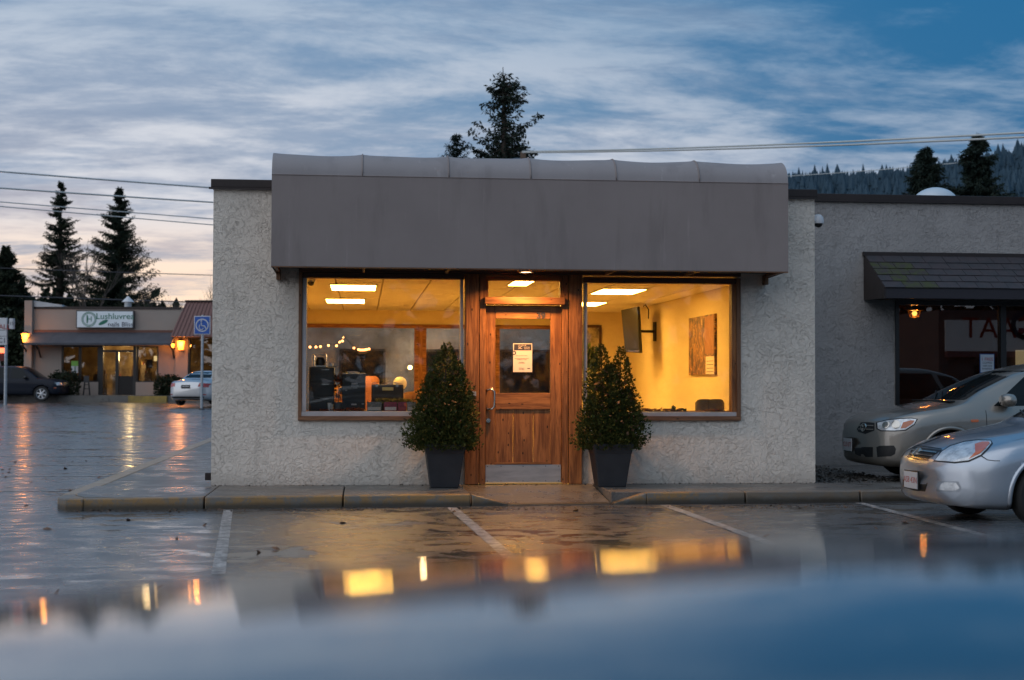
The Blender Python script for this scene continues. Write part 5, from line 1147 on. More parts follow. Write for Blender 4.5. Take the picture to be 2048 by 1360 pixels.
for i, (a, b, z0, z1) in enumerate(((124, 159, zwin_b, zwin_t), (160, 197, zwin_b, zwin_t), (273, 316, zwin_b, zwin_t))):
    w_ = empty('window', FRAME @ Vector((fX(a), D, z0))); w_.parent = fs; w_.location = (FRAME @ Vector((fX(a), D, z0))) - fs.location
    for (q0, q1, r0, r1) in ((a, a + 2, z0, z1), (b - 2, b, z0, z1)): FM().box(fX(q0), fX(q1), D + .03, D + .2, r0, r1).build('frame', M['black'], w_)
    for (r0, r1) in ((z0, z0 + .06), (z1 - .06, z1)): FM().box(fX(a + 2), fX(b - 2), D + .03, D + .2, r0, r1).build('frame', M['black'], w_)
    FM().box(fX(a + 2), fX(b - 2), D + .1, D + .12, z0 + .06, z1 - .06).build('pane', rg, w_)
FM().box(fX(197), fX(206), D + .03, D + .2, zg2, zwin_t).build('door_frame', M['black'], fs); FM().box(fX(231), fX(237), D + .03, D + .2, zg2, fZ(703)).build('door_frame', M['black'], fs); FM().box(fX(266), fX(272), D + .03, D + .2, zg2, zwin_t).build('door_frame', M['black'], fs); FM().box(fX(206), fX(266), D + .03, D + .2, fZ(704), fZ(700)).build('door_frame', M['black'], fs)
dd = FM().box(fX(237.3), fX(265.7), D + .06, D + .12, zfl, fZ(752)).build('door', M['blackm'], fs)
for a, b, zb_ in ((206.5, 230.5, zfl), (237.3, 265.7, fZ(752))): FM().box(fX(a), fX(b), D + .1, D + .12, zb_, fZ(704)).build('door_glass', M['backglass'], fs)
# awning
def slab(a, b, pts, name, m, par): return FM().prism(pts, fX(a), fX(b), 'x').build(name, m, par)
awm = mat('grey_awning_cloth', (.075, .075, .088), .7, var=(2, .5, (.05, .05, .06)))
for k in range(6):
    a = 62 + k * 48.5; slab(a, a + 48.3, [(D - .02, fZ(664)), (D - 1.1, fZ(687)), (D - 1.1, fZ(691)), (D - 1.08, fZ(691)), (D - .02, fZ(667))], 'awning_panel', awm, fs)
for a in (56, 82, 349): FM().tube([(fX(a), D - .05, fZ(715)), (fX(a), D - .35, fZ(700)), (fX(a), D - 1.0, fZ(690))], .05, 6).build('awning_bracket', M['black'], fs)
# sign
sg_ = empty('shop_sign', FRAME @ Vector((fX(212), D - .1, fZ(656))), label='white box sign with green leaf and lettering above the far awning', cat='sign')
FM().box(fX(154.5), fX(269.5), D - .25, D - .01, fZ(656.5), fZ(621.5)).build('box', M['darkgrey'], sg_)
FM().box(fX(156.5), fX(267.5), D - .26, D - .251, fZ(654.8), fZ(623.2)).build('face', mat('sign_face', (.66, .72, .76), .5, emit=((.7, .85, 1), .06)), sg_)
green = mat('sign_green', (.015, .16, .10), .5)
def ftext(body, size, px, py, d, m, par, sx=1.0, name='lettering'):
    v = fd(px, py, d); o = text(name, body, size, FRAME @ Vector((v.x, v.y, v.z)), (R(90), 0, -YAW), m, par, .004, sx=sx); return o
ftext('Lushluvrea', .42, 230, 633, D - .27, green, sg_, 1.05); ftext('nails Bliss', .32, 241, 649, D - .27, M['ink'], sg_, 1.05)
v = fd(178, 638.5, D - .265)
for r_ in (.37, .31): FM().lathe((v.x, v.y, v.z), [(r_, 0), (r_, -.004), (r_ - .03, -.004), (r_ - .03, 0)], 32, 'Y').build('ring', green, sg_)
ftext('H', .36, 179, 638.5, D - .27, green, sg_); FM().box(v.x - .12, v.x - .06, D - .27, D - .262, v.z - .2, v.z + .2).build('bar', green, sg_)
lf = [(math.cos(a) * .26 + .02, math.sin(a) * .09 * (1 if math.cos(a) < .9 else .5)) for a in np.linspace(0, 2 * math.pi, 16, endpoint=False)]
v = fd(206, 645, D - .27); FM().prism([(v.x + p_[0] * .9 - p_[1] * .4, v.z + p_[0] * .45 + p_[1] * .9) for p_ in lf], D - .272, D - .266, 'y').build('leaf', green, sg_)
# shelves and goods glimpsed in the far shop
for k, (a, b, py, dd_, cc) in enumerate(((208, 222, 752, 1.6, (.30, .28, .26)), (240, 252, 738, 2.2, (.08, .05, .04)), (255, 265, 728, 2.6, (.45, .38, .28)), (276, 288, 745, 1.3, (.50, .42, .30)), (299, 314, 742, 1.5, (.10, .12, .16)), (128, 150, 752, 1.4, (.06, .06, .07)), (166, 190, 748, 1.8, (.10, .07, .05)))):
    lb = ('pale counter behind the left door pane', 'dark shelf in the middle of the far shop door', 'cream shelf at the right of the far shop door', 'cream display stand low in the bright far window', 'dark blue cabinet at the right of the bright far window', 'black rack in the leftmost window of the far shop', 'brown stand in the second window of the far shop')[k]
    t = empty('shop_shelf', FRAME @ Vector((fX((a + b) / 2), D + dd_, zfl - .3)), label=lb, cat='shelf', group='shelves inside the far shop'); m_ = mat('shelf_%d' % k, cc, .6, var=(6, .7, tuple(q * .4 for q in cc)))
    FM().box(fX(a), fX(b), D + dd_, D + dd_ + .4, zfl - .3, fZ(py)).build('carcass', m_, t)
    for q in range(4): x_ = a + (b - a) * (q + .15) / 4; FM().box(fX(x_), fX(x_ + (b - a) * .17), D + dd_ + .1, D + dd_ + .25, fZ(py) + .002, fZ(py - 3 - 5 * ((q * 7 + k * 3) % 4) / 3)).build('goods', (M['white'], M['darkwood'], M['brass'], M['tail'])[(q + k) % 4], t)
# mansard roof wing
mans = mat('red_brown_metal_roof', (.17, .085, .075), .5, .3)
FM().hexa([(fX(350), D - 1.0, fZ(674)), (fX(470), D - 1.0, fZ(674)), (fX(470), D + 6, fZ(674)), (fX(350), D + 6, fZ(674)), (fX(368), D + .4, fZ(601)), (fX(470), D + .4, fZ(601)), (fX(470), D + 6, fZ(601)), (fX(368), D + 6, fZ(601))]).build('mansard_roof', mans, fs)
for k in range(14):
    u_ = k / 14; a = 353 + k * 8.2; tt = 370 + k * 7.0
    FM().tube([(fX(a), D - 1.02, fZ(674)), (fX(tt), D + .38, fZ(601))], .03, 4).build('roof_seam', mans, fs)
FM().box(fX(366), fX(470), D + .3, D + 6.1, fZ(601.5), fZ(599)).build('ridge_cap', M['flash'], fs)
FM().box(fX(377.2), fX(380), D - .1, D + .2, zg2, fZ(676)).build('window_frame', M['black'], fs); FM().box(fX(380), fX(440), D + .0, D + .02, zg2 + .5, fZ(676)).build('window_pane', rg, fs)
# raised brace on the roof corner, roof vent
tag(FM().hexa([(fX(68), D - .1, fZ(614)), (fX(125), D - .1, fZ(614)), (fX(125), D + .3, fZ(614)), (fX(70), D + .3, fZ(614)), (fX(68), D - .1, fZ(602)), (fX(124), D - .1, fZ(610)), (fX(124), D + .3, fZ(610)), (fX(70), D + .3, fZ(602))]).build('roof_hatch', M['steel']), 'pale sloping hatch on the left corner of the far shop roof', 'roof hatch')
rv = empty('roof_vent', FRAME @ Vector((fX(256), D + 3, zt_)), label='small white capped vent on the far shop roof', cat='vent')
vv_ = fd(256, 604, D + 3); FM().cyl((vv_.x, vv_.y, zt_ - .3), (vv_.x, vv_.y, vv_.z), .18, n=12).build('pipe', M['steel'], rv); FM().cyl((vv_.x, vv_.y, vv_.z), (vv_.x, vv_.y, vv_.z + .3), .32, .03, 12).build('cap', M['white'], rv)
# lanterns
def lantern(px, py, d, s_, e, label, side_=-1):
    v = fd(px, py, d); wv = FRAME @ v; t = empty('wall_lantern', wv, label=label, cat='lantern', group='lit wall lanterns of the far shop')
    FM().hexa([(v.x - .10 * s_, v.y - .10 * s_, v.z - .24 * s_), (v.x + .10 * s_, v.y - .10 * s_, v.z - .24 * s_), (v.x + .10 * s_, v.y + .10 * s_, v.z - .24 * s_), (v.x - .10 * s_, v.y + .10 * s_, v.z - .24 * s_),
               (v.x - .16 * s_, v.y - .16 * s_, v.z + .20 * s_), (v.x + .16 * s_, v.y - .16 * s_, v.z + .20 * s_), (v.x + .16 * s_, v.y + .16 * s_, v.z + .20 * s_), (v.x - .16 * s_, v.y + .16 * s_, v.z + .20 * s_)]).build('glass', M['lantern'], t)
    FM().hexa([(v.x - .19 * s_, v.y - .19 * s_, v.z + .20 * s_), (v.x + .19 * s_, v.y - .19 * s_, v.z + .20 * s_), (v.x + .19 * s_, v.y + .19 * s_, v.z + .20 * s_), (v.x - .19 * s_, v.y + .19 * s_, v.z + .20 * s_),
               (v.x - .04, v.y - .04, v.z + .34 * s_), (v.x + .04, v.y - .04, v.z + .34 * s_), (v.x + .04, v.y + .04, v.z + .34 * s_), (v.x - .04, v.y + .04, v.z + .34 * s_)]).build('cap', M['black'], t)
    FM().box(v.x - .05, v.x + .05, v.y - .05, v.y + .35, v.z - .32 * s_, v.z - .24 * s_).build('bracket', M['black'], t)
    l = lamp('glow', wv + Vector((0, -.3, 0)), e, (1, .36, .07), .15, t); return t
M['lantern'] = mat('amber_lantern_glass', (1, .5, .1), .4, emit=((1.0, .27, .025), 4.5))
lantern(51, 675, D - .6, .95, 45, 'orange lit lantern at the far left corner of the tan shop')
lantern(362, 690, D - .55, 1.0, 60, 'orange lit lantern on the pilaster beside the brown mansard roof')
lantern(346, 691, D - .3, .45, 20, 'small orange lantern under the right end of the far awning')
lamp('shop_interior_light', FRAME @ Vector((fX(250), D + 1.6, 2.7)), 170, (1, .66, .28), .4, fs)
FM().box(fX(296), fX(313), D + 1.2, D + 1.25, fZ(721), fZ(711)).build('lit_sign', mat('lit_sign_face', (1, .9, .6), .5, emit=((1, .78, .38), 2.2)), fs)
tag(FM().box(fX(285), fX(297), D + .8, D + .85, fZ(736), fZ(718)).build('hanging_poster', mat('blue_grey_poster', (.12, .15, .2), .6)), 'blue grey square poster hanging in the bright far window', 'poster')
po = empty('window_poster', FRAME @ Vector((fX(149), D, 2)), label='green and white poster in the dark window of the far shop', cat='poster')
FM().box(fX(143), fX(156.5), D - .01, D + .015, fZ(732), fZ(722)).build('green_panel', mat('lime_panel', (.22, .52, .08), .5), po); FM().box(fX(143), fX(156.5), D - .01, D + .015, fZ(746), fZ(732.2)).build('white_panel', M['white'], po); ftext('1', .45, 150, 739, D - .03, green, po)
FM().box(fX(40), fX(470), D - 2.0, D + .0, -.1, zfl).build('far_sidewalk', M['walk'], kind='structure')
FM().box(fX(258, D - 2.1), fX(335, D - 2.1), D - 2.2, D - 2.01, .1, zfl - .02).build('yellow_kerb', mat('yellow_kerb_paint', (.40, .26, .05), .5, var=(3, .6, (.15, .11, .05))), kind='structure')
ez_ = empty('easel_board', FRAME @ Vector((fX(184), D - .9, zfl)), label='dark folding easel standing left of the far shop door', cat='easel')
for a, b in ((178.5, 182.5), (191.5, 187.5)): FM().tube([(fX(a), D - .9, zfl), (fX(b), D - .9, fZ(751))], .035, 5).build('leg', M['blackm'], ez_)
for k in (778, 770): FM().box(fX(180.5), fX(189.5), D - .95, D - .9, fZ(k), fZ(k - 1.3)).build('rung', M['blackm'], ez_)
FM().box(fX(180), fX(190), D - .98, D - .96, fZ(765), fZ(752)).build('board', M['darkgrey'], ez_)

# leafy masses ---------------------------------------------------------------
def leaf_quads(r_, c, u, q, wid):
    u = u / np.linalg.norm(u, axis=1, keepdims=True); w = np.cross(u, r_.normal(0, 1, u.shape)); w /= np.linalg.norm(w, axis=1, keepdims=True) + 1e-9
    P = np.stack([c, c + u * q * .55 + w * q * wid, c + u * q, c + u * q * .5 - w * q * wid], 1).reshape(-1, 3)
    return list(map(tuple, P.tolist())), [(4 * i, 4 * i + 1, 4 * i + 2, 4 * i + 3) for i in range(len(c))]
def leafmass(name, m, blobs, n, size, seed, parent=None, flat=1.0, **kw):
    r_ = np.random.default_rng(seed); vs = []; fs_ = []
    vol = np.array([b[3] * b[4] * b[5] for b in blobs]) ** (2 / 3); vol = vol / vol.sum()
    B = np.array(blobs)[r_.choice(len(blobs), n, p=vol)]; d_ = r_.normal(0, 1, (n, 3)); d_ /= np.linalg.norm(d_, axis=1, keepdims=True)
    rad = r_.uniform(.55, 1.06, n) ** .6 * (1 + .14 * np.sin(d_[:, 0] * 9 + d_[:, 2] * 11 + seed)); c = B[:, :3] + d_ * B[:, 3:6] * rad[:, None]; s_ = size * 2 * r_.uniform(.6, 1.4, (n, 1))
    vs, fs_ = leaf_quads(r_, c, r_.normal(0, 1, (n, 3)), s_, .26)
    mb = MB(M=FRAME); mb.v = vs; mb.f = fs_; return mb.build(name, m, parent, fix=False, **kw)
def bush(px0, px1, py0, d, label, seed, n=2500):
    a, b = fX(px0, d), fX(px1, d); z1 = fd((px0 + px1) / 2, py0, d).z; z0 = .3
    leafmass('hedge', M['hedge'], [((a + b) / 2 + t * (b - a) * .28, d, (z0 + z1) / 2 - .05 * abs(t), (b - a) * .27, .5, (z1 - z0) / 2) for t in (-1, 0, 1)], n, .07, seed, label=label, cat='hedge')
bush(100, 156, 741, D - 1.4, 'dark clipped hedge before the left window of the far shop', 5); bush(312, 363, 749, D - 1.4, 'dark clipped hedge between the far window and the silver saloon', 6)
def conifer(px, pytop, d, R0, label, seed, gap=.15, n_wh=46, droop=.25, upt=.12, m='conifer', zlo=1.5, per=(4, 7), sz=.30, group=None, lean=0, prof=None):
    r_ = np.random.default_rng(seed); v = fd(px, pytop, d); H = v.z; x0, y0 = v.x, v.y
    root = empty('spruce_tree', FRAME @ Vector((x0, y0, 0)), label=label, cat='tree', group=group)
    tk = FM().tube([(x0, y0, 0), (x0 + lean * .5, y0, H * .5), (x0, y0, H)], [R0 * .11, R0 * .07, .02], 8).build('trunk', M['bark'], root)
    vs = []; fs_ = []; br = FM()
    CL = []; CW = []
    def clump(c, dr, s_): CL.append((*c, *dr, s_))
    for wi in range(n_wh):
        t = wi / (n_wh - 1); z = H - (H - zlo) * t ** 1.08
        env = R0 * (t ** .92) * (.92 + .12 * math.sin(wi * .9 + seed)) + .10
        if prof: env *= prof(t)
        for _ in range(r_.integers(*per)):
            if r_.random() < gap: continue
            a = r_.uniform(0, 2 * math.pi); L = env * r_.uniform(.55, 1.15); n = max(3, int(L / (sz * .42)) + 2); dr = np.array([math.cos(a), math.sin(a), 0]); pts = []
            dz = droop * r_.uniform(.6, 1.4)
            for k in range(n + 1):
                q = k / n; pts.append(np.array([x0, y0, z]) + dr * L * q + np.array([0, 0, L * (-dz * q * 1.3 + (dz + upt) * q * q * (1.0)) - .0]))
            br.tube([tuple(p_) for p_ in pts[::max(1, n // 3)]], [.05 * (1 - i / 6) for i in range(len(pts[::max(1, n // 3)]))], 3)
            for k, p_ in enumerate(pts[1:] if n > 3 else pts):
                for _ in range(2): clump(p_, dr, sz * (1.1 - .4 * k / n) * (1 if L > 0 else 1)); CW.append(.05 + .04 * L)
    br.build('branches', M['bark'], root, fix=False, kind='stuff')
    A = np.repeat(np.array(CL), 6, 0); n = len(A); wd = np.repeat(np.array(CW), 6)[:, None]
    c = A[:, :3] + r_.normal(0, 1, (n, 3)) * wd * np.array([1, 1, .35]); u = A[:, 3:6] * r_.uniform(.3, 1, (n, 1)) + r_.normal(0, .5, (n, 3)) + np.array([0, 0, -.45])
    mb = FM(); mb.v, mb.f = leaf_quads(r_, c, u, A[:, 6:7] * .9 * r_.uniform(.6, 1.3, (n, 1)), .14); mb.build('crown', M[m], root, fix=False); return root
conifer(122, 366, 150, 5.6, 'tall ragged spruce with drooping branches, left of the two behind the far shop', 21, gap=.30, droop=.55, upt=.18, n_wh=52, sz=.38, zlo=3, per=(4, 8))
conifer(240, 379, 150, 7.2, 'broad dense spruce, right of the two behind the far shop', 22, gap=.14, droop=.2, upt=.34, n_wh=58, sz=.40, zlo=3, per=(5, 9))
conifer(12, 495, 150, 5.5, 'dark spruce cut by the left edge of the picture', 23, gap=.04, droop=.3, upt=.12, n_wh=44, sz=.5, zlo=3, per=(7, 10))
# centre tree: its long limbs built one by one
def centre_tree():
    d = 90; r_ = np.random.default_rng(4); v = fd(1006, 134, d)
    root = empty('spruce_tree', FRAME @ Vector((v.x, v.y, 0)), label='tall gappy spruce rising behind the middle of the grey canopy', cat='tree')
    FM().tube([(v.x, v.y, 0), (fd(1008, 320, d).x, v.y, fd(1008, 320, d).z), (v.x, v.y, v.z)], [.35, .20, .02], 8).build('trunk', M['bark'], root)
    limbs = [(170, 30, 158), (172, -17, 168), (180, 36, 172), (184, -24, 176), (190, 43, 184), (196, -28, 181), (203, 42, 199), (208, -40, 208), (213, 42, 200), (218, 20, 215), (228, -38, 222), (233, 36, 224), (240, 76, 231), (246, 40, 252), (250, 42, 268),
             (243, -30, 239), (258, -56, 245), (272, 30, 276), (285, -67, 259), (292, -40, 280), (307, -66, 297), (300, 34, 296), (312, 66, 303), (318, -50, 312), (325, 55, 322), (330, -60, 322), (350, 70, 345), (350, -70, 345)]
    limbs += [(148 + 4 * k, (6 + 2.6 * k) * (1 if k % 2 else -1), 146 + 4 * k - 3) for k in range(9)]
    for _ in range(150): 
        y = r_.uniform(150, 350); env = 9 + 8 * (y > 165) + (16 if 165 < y < 207 else 0) + (24 if y > 252 else 0) + (16 if y > 290 else 0)
        if 208 < y < 240: env = 12
        limbs.append((y, r_.uniform(-1, 1) * env, y - r_.uniform(-7, 5)))
    vs = []; fs_ = []; br = FM()
    for (yb, dx, yt) in limbs:
        a = fd(1007, yb, d); b = fd(1007 + dx, yt, d); off = r_.uniform(-.5, .5) * abs(b.x - a.x) * (.5 if abs(dx) > 30 else 2.0); L = abs(b.x - a.x) + .1; n = max(2, int(L / .11)); pts = []
        for k in range(n + 1):
            q = k / n; sag = -.22 * L * math.sin(math.pi * min(q * 1.15, 1)) if abs(dx) > 25 else 0
            pts.append(np.array([a.x + (b.x - a.x) * q, a.y + off * q, a.z + (b.z - a.z) * q ** 1.3 + sag]))
        br.tube([tuple(pts[0]), tuple(pts[len(pts) // 2]), tuple(pts[-1])], [.05, .035, .01], 4)
        for p_ in pts:
            for _ in range(5 if abs(dx) > 25 else 2):
                c = p_ + r_.normal(0, .07 + .015 * L, 3) * np.array([1, 1, .7]); u = r_.normal(0, .7, 3) + np.array([np.sign(dx) * .5, 0, -.55]); u /= np.linalg.norm(u); w = np.cross(u, r_.normal(0, 1, 3)); w /= np.linalg.norm(w); q = .30 * r_.uniform(.5, 1.25); k = len(vs)
                vs += [tuple(c), tuple(c + u * q * .5 + w * q * .2), tuple(c + u * q), tuple(c + u * q * .5 - w * q * .2)]; fs_.append((k, k + 1, k + 2, k + 3))
    br.build('branches', M['bark'], root, fix=False, kind='stuff'); mb = FM(); mb.v = vs; mb.f = fs_; mb.build('crown', M['conifer2'], root, fix=False)
centre_tree()
conifer(914, 272, 90, 4.4, 'small spruce tip just left of the tall gappy spruce', 31, gap=.1, droop=.25, upt=.6, n_wh=26, sz=.26, zlo=9, per=(3, 5), m='conifer2')
conifer(1955, 274, 78, 4.6, 'pointed spruce, rightmost above the flat roof on the right', 33, gap=.05, droop=.35, upt=.15, n_wh=46, sz=.32, zlo=5, per=(7, 11), m='conifer2', prof=lambda t: 1.0 + .25 * math.sin(t * 19))
conifer(1851, 301, 78, 2.6, 'blunt bushy spruce left of the pointed one above the right roof', 34, gap=.05, droop=.2, upt=.3, n_wh=40, sz=.34, zlo=5, per=(8, 12), m='conifer2', prof=lambda t: min(1.35, 2.0 - t))
# house with chimney behind the centre tree
hd = 70
hs = empty('rear_house', FRAME @ Vector((fX(1045, hd), hd, 0)), label='house roof corner and chimney peeping over the canopy beside the tree', cat='building')
FM().box(fX(1000, hd), fX(1075, hd), hd, hd + 6, 0, fZ(330, hd, 1040)).build('wall', M['darkwood'], hs)
FM().hexa([(fX(996, hd), hd - .5, fZ(326, hd, 1040)), (fX(1080, hd), hd - .5, fZ(326, hd, 1040)), (fX(1080, hd), hd + 6.5, fZ(326, hd, 1040)), (fX(996, hd), hd + 6.5, fZ(326, hd, 1040)), (fX(1030, hd), hd + 2, fZ(303, hd, 1040)), (fX(1044, hd), hd + 2, fZ(303, hd, 1040)), (fX(1044, hd), hd + 4, fZ(303, hd, 1040)), (fX(1030, hd), hd + 4, fZ(303, hd, 1040))]).build('roof', M['flash'], hs)
FM().box(fX(1040, hd), fX(1051, hd), hd + 1, hd + 1.5, fZ(322, hd, 1040), fZ(297, hd, 1045)).build('chimney', mat('chimney_brick', (.16, .10, .07), .8, var=(3, .6, (.10, .07, .05))), hs)
# bare trees
def bare_tree(px, pytop, d, label, seed, spread=.5, ln=.32):
    r_ = random.Random(seed); v = fd(px, pytop, d); root = empty('bare_tree', FRAME @ Vector((v.x, v.y, 0)), label=label, cat='tree'); tb = FM(); tw = FM()
    H = v.z
    def grow(p_, d_, L, rad, lev):
        q = p_ + d_ * L; (tb if lev < 2 else tw).tube([p_, (p_ + q) / 2 + Vector((r_.uniform(-.05, .05), 0, 0)) * L, q], [rad, rad * .8, rad * .6], 4 if lev < 3 else 3)
        if lev >= 5: return
        for _ in range(r_.choice((2, 3, 3))):
            nd = (d_ + Vector((r_.uniform(-spread, spread), r_.uniform(-spread, spread), r_.uniform(-.05, .35)))).normalized(); grow(q, nd, L * r_.uniform(.6, .85), rad * .55, lev + 1)
    grow(Vector((v.x, v.y, 0)), Vector((0, 0, 1)), H * ln, H * .018, 0)
    tb.build('trunk', M['bark'], root, fix=False); tw.build('crown', M['twig'], root, fix=False)
bare_tree(180, 478, 140, 'bare leafless tree between the two far spruces', 3); bare_tree(340, 562, 120, 'bare rounded tree right of the broad spruce', 8, .6, .3); bare_tree(318, 590, 118, 'low bare tree above the right end of the far parapet', 12, .6, .3); bare_tree(418, 570, 120, 'bare tree crown beside the shop corner', 9, .6, .3)
bare_tree(1905, 330, 80, 'reddish bare tree between the two spruces over the right roof', 15, .5, .3)
leafmass('treeline', M['conifer'], [(fX(p_, 165), 165 + random.uniform(-5, 8), h * .45, 6 * w, 5, h * .55) for p_, h, w in ((-140, 14, 1.2), (-70, 13, 1), (-10, 13, 1), (40, 11, 1), (90, 10.5, 1), (150, 9.2, 1), (210, 9.5, 1), (270, 10, 1), (315, 8.8, .8), (360, 7.4, .8), (420, 7.8, .9), (480, 8, 1))], 15000, .75, 9, label='dark band of evergreens behind the far shop', cat='trees', kind='stuff')
leafmass('shrubbery', M['hedge'], [(fX(p_, 80), 80, h * .5, 1.5, 1.2, h * .5) for p_, h in ((-60, 5), (-10, 5.2), (20, 4.6), (45, 4.0))], 5000, .16, 19, label='dark bushes beside the lantern at the far left', cat='bushes', kind='stuff')
# hill with conifers on the right
def hill():
    d = 520; nxh, nyh = 60, 16; mb = FM(); X0_, X1_ = fX(1380, d), fX(3200, d)
    def hz_(x, v):
        px = 1024 + x / d * F; h = np.interp(px, [1380, 1480, 1575, 1700, 1800, 1900, 2048, 2400, 3200], [20, 50, 70, 70, 72, 75, 80, 90, 96])
        return h * (1 - abs(v) ** 1.6) if v < 0 else h
    pts = []
    for j_ in range(nyh):
        v = -1 + j_ / (nyh - 1)
        for i in range(nxh):
            x = X0_ + (X1_ - X0_) * i / (nxh - 1); y = d + v * 190; mb.v.append((x * (1 + v * .2), y, hz_(x, v) + math.sin(x * .05) * 2 - 1))
    mb.f = [(j_ * nxh + i, j_ * nxh + i + 1, (j_ + 1) * nxh + i + 1, (j_ + 1) * nxh + i) for j_ in range(nyh - 1) for i in range(nxh - 1)]
    k = len(mb.v)
    for i in range(nxh): x = X0_ + (X1_ - X0_) * i / (nxh - 1); mb.v.append((x, d + 260, 0))
    mb.f += [((nyh - 1) * nxh + i, (nyh - 1) * nxh + i + 1, k + i + 1, k + i) for i in range(nxh - 1)]
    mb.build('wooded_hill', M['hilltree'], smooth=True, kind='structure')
    r_ = np.random.default_rng(2); tb = FM()
    for _ in range(7000):
        v = -r_.uniform(0, 1) ** 1.3; x = r_.uniform(X0_, fX(2300, d)); h = hz_(x, v); H = r_.uniform(5, 10) * (1.0 if r_.random() > .08 else 1.3); rad = H * r_.uniform(.20, .36); c = Vector((x * (1 + v * .2), d + v * 190, h - 2)); a0 = r_.uniform(0, 6)
        for (z0, z1, rr_) in ((.0, .55, 1.0), (.3, .8, .72), (.58, 1.0, .45)):
            b = len(tb.v); tb.v += [tuple(c + Vector((math.cos(a0 + q * 1.257) * rad * rr_ * r_.uniform(.7, 1.2), math.sin(a0 + q * 1.257) * rad * rr_, H * z0))) for q in range(5)] + [tuple(c + Vector((0, 0, H * z1)))]
            tb.f += [(b + q, b + (q + 1) % 5, b + 5) for q in range(5)]
    tb.build('hill_conifers', M['hilltree'], kind='stuff', fix=False, label='haze-blue conifers covering the hill on the right', cat='trees')
M['hilltree'] = leaf_mat('hazed_conifer', (.030, .060, .088), (.042, .078, .110), .03)  # blue of the distant haze mixed into the foliage colour
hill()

# ================================================================== SIGN POST, PYLON, POWER LINES
ds = 54
pp = FRAME @ Vector((fX(404, ds), ds, 0)); gzs = fd(404, 823, ds).z
t = empty('parking_sign', (pp.x, pp.y, gzs), label='blue accessible parking sign on a grey pole beside the shop corner', cat='sign')
FM().cyl((fX(404, ds), ds, gzs), (fX(405, ds), ds, fd(404, 630, ds).z), .05, n=10).build('pole', M['steel'], t); FM().cyl((fX(404, ds), ds, gzs - .03), (fX(404, ds), ds, gzs + .12), .11, n=10).build('base', M['darkgrey'], t)
blue = mat('sign_blue', (.02, .10, .42), .4); a, b = fd(388, 669, ds - .07), fd(421, 632, ds - .07)
FM().box(a.x, b.x, ds - .08, ds - .06, a.z, b.z).build('plate', M['white'], t, bevel=.01); FM().box(a.x + .03, b.x - .03, ds - .09, ds - .081, a.z + .03, b.z - .03).build('face', blue, t)
cx_, cz_ = (a.x + b.x) / 2, (a.z + b.z) / 2
FM().lathe((cx_, ds - .092, cz_), [(.25, 0), (.25, -.004), (.21, -.004), (.21, 0)], 28, 'Y').build('ring', M['white'], t)
sy = FM(); sy.ball((cx_ - .03, ds - .095, cz_ + .15), .035, 10); sy.build('figure_head', M['white'], t)
FM().tube([(cx_ - .03, ds - .095, cz_ + .10), (cx_ - .02, ds - .095, cz_ - .02), (cx_ + .10, ds - .095, cz_ - .03), (cx_ + .15, ds - .095, cz_ - .14)], .022, 6).build('figure_body', M['white'], t)
FM().tube([(cx_ + .08 * math.cos(q) - .03, ds - .095, cz_ - .07 + .10 * math.sin(q)) for q in np.linspace(2.0, 6.0, 12)], .016, 5).build('figure_wheel', M['white'], t)
dp = 62
t = empty('pylon_sign', FRAME @ Vector((fX(11, dp), dp, .2)), label='white panelled pylon sign on a thin post at the left edge', cat='sign')
FM().cyl((fX(12, dp), dp, .2), (fX(12, dp), dp, fZ(636, dp, 10)), .07, n=8).build('post', M['steel'], t)
for k, (q0, q1) in enumerate(((636, 660), (661, 672), (673, 690))): FM().box(fX(-20, dp), fX(15, dp), dp - .15, dp - .08, fZ(q1, dp, 0), fZ(q0, dp, 0)).build('panel', M['white'], t)
ftext('E MALL', .3, -2, 654, dp - .16, M['tail'], t); ftext('C1', .3, 4, 681, dp - .16, M['ink'], t)
FM().box(fX(20, dp), fX(27.5, dp), dp - .15, dp + .1, fZ(658, dp, 20), fZ(637, dp, 20)).build('side_panel', M['white'], t); ftext('15', .2, 23.5, 647, dp - .16, M['ink'], t); FM().box(fX(15, dp), fX(20, dp), dp - .05, dp, fZ(650, dp, 20), fZ(648, dp, 20)).build('arm', M['steel'], t)
t = empty('open_sign', FRAME @ Vector((fX(2, 75), 75, 2)), label='glowing red orange sign low at the left edge behind the SUV', cat='sign')
FM().box(fX(-12, 75), fX(7.5, 75), 75, 75.1, fZ(706, 75, 2), fZ(696, 75, 2)).build('lit_face', mat('red_sign_face', (1, .2, .1), .5, emit=((1, .16, .06), 3.0)), t); FM().box(fX(-13, 75), fX(9, 75), 75.1, 75.3, fZ(722, 75, 2), fZ(694, 75, 2)).build('housing', mat('dark_red_board', (.10, .012, .012), .6), t)
FM().cyl((fX(-3, 75), 75.2, .2), (fX(-3, 75), 75.2, fZ(722, 75, 2)), .06).build('post', M['steel'], t)
wire = mat('grey_cable', (.50, .53, .53), .6)
dwire = mat('dark_cable', (.05, .05, .06), .6)
def cable(p0, p1, d0, d1, r_, sag, label, ext=(0, 0), wire=wire):
    a, b = fd(*p0, d0), fd(*p1, d1); pts = []
    for k in range(25):
        q = -ext[0] + (1 + ext[0] + ext[1]) * k / 24; pts.append(a + (b - a) * q + Vector((0, 0, -sag * 4 * (q + ext[0]) * (1 + ext[1] - q) / (1 + ext[0] + ext[1]) ** 2)))
    FM().tube(pts, r_, 6).build('power_line', wire, smooth=True, label=label, cat='power line', group='overhead power lines')
cable((0, 340), (425, 371), 58, 62, .034, .10, 'topmost thick cable crossing the sky left of the shop', (.6, 1.6)); cable((0, 373), (425, 400), 58, 62, .034, .10, 'second thick cable from the top, left of the shop', (.6, 1.6))
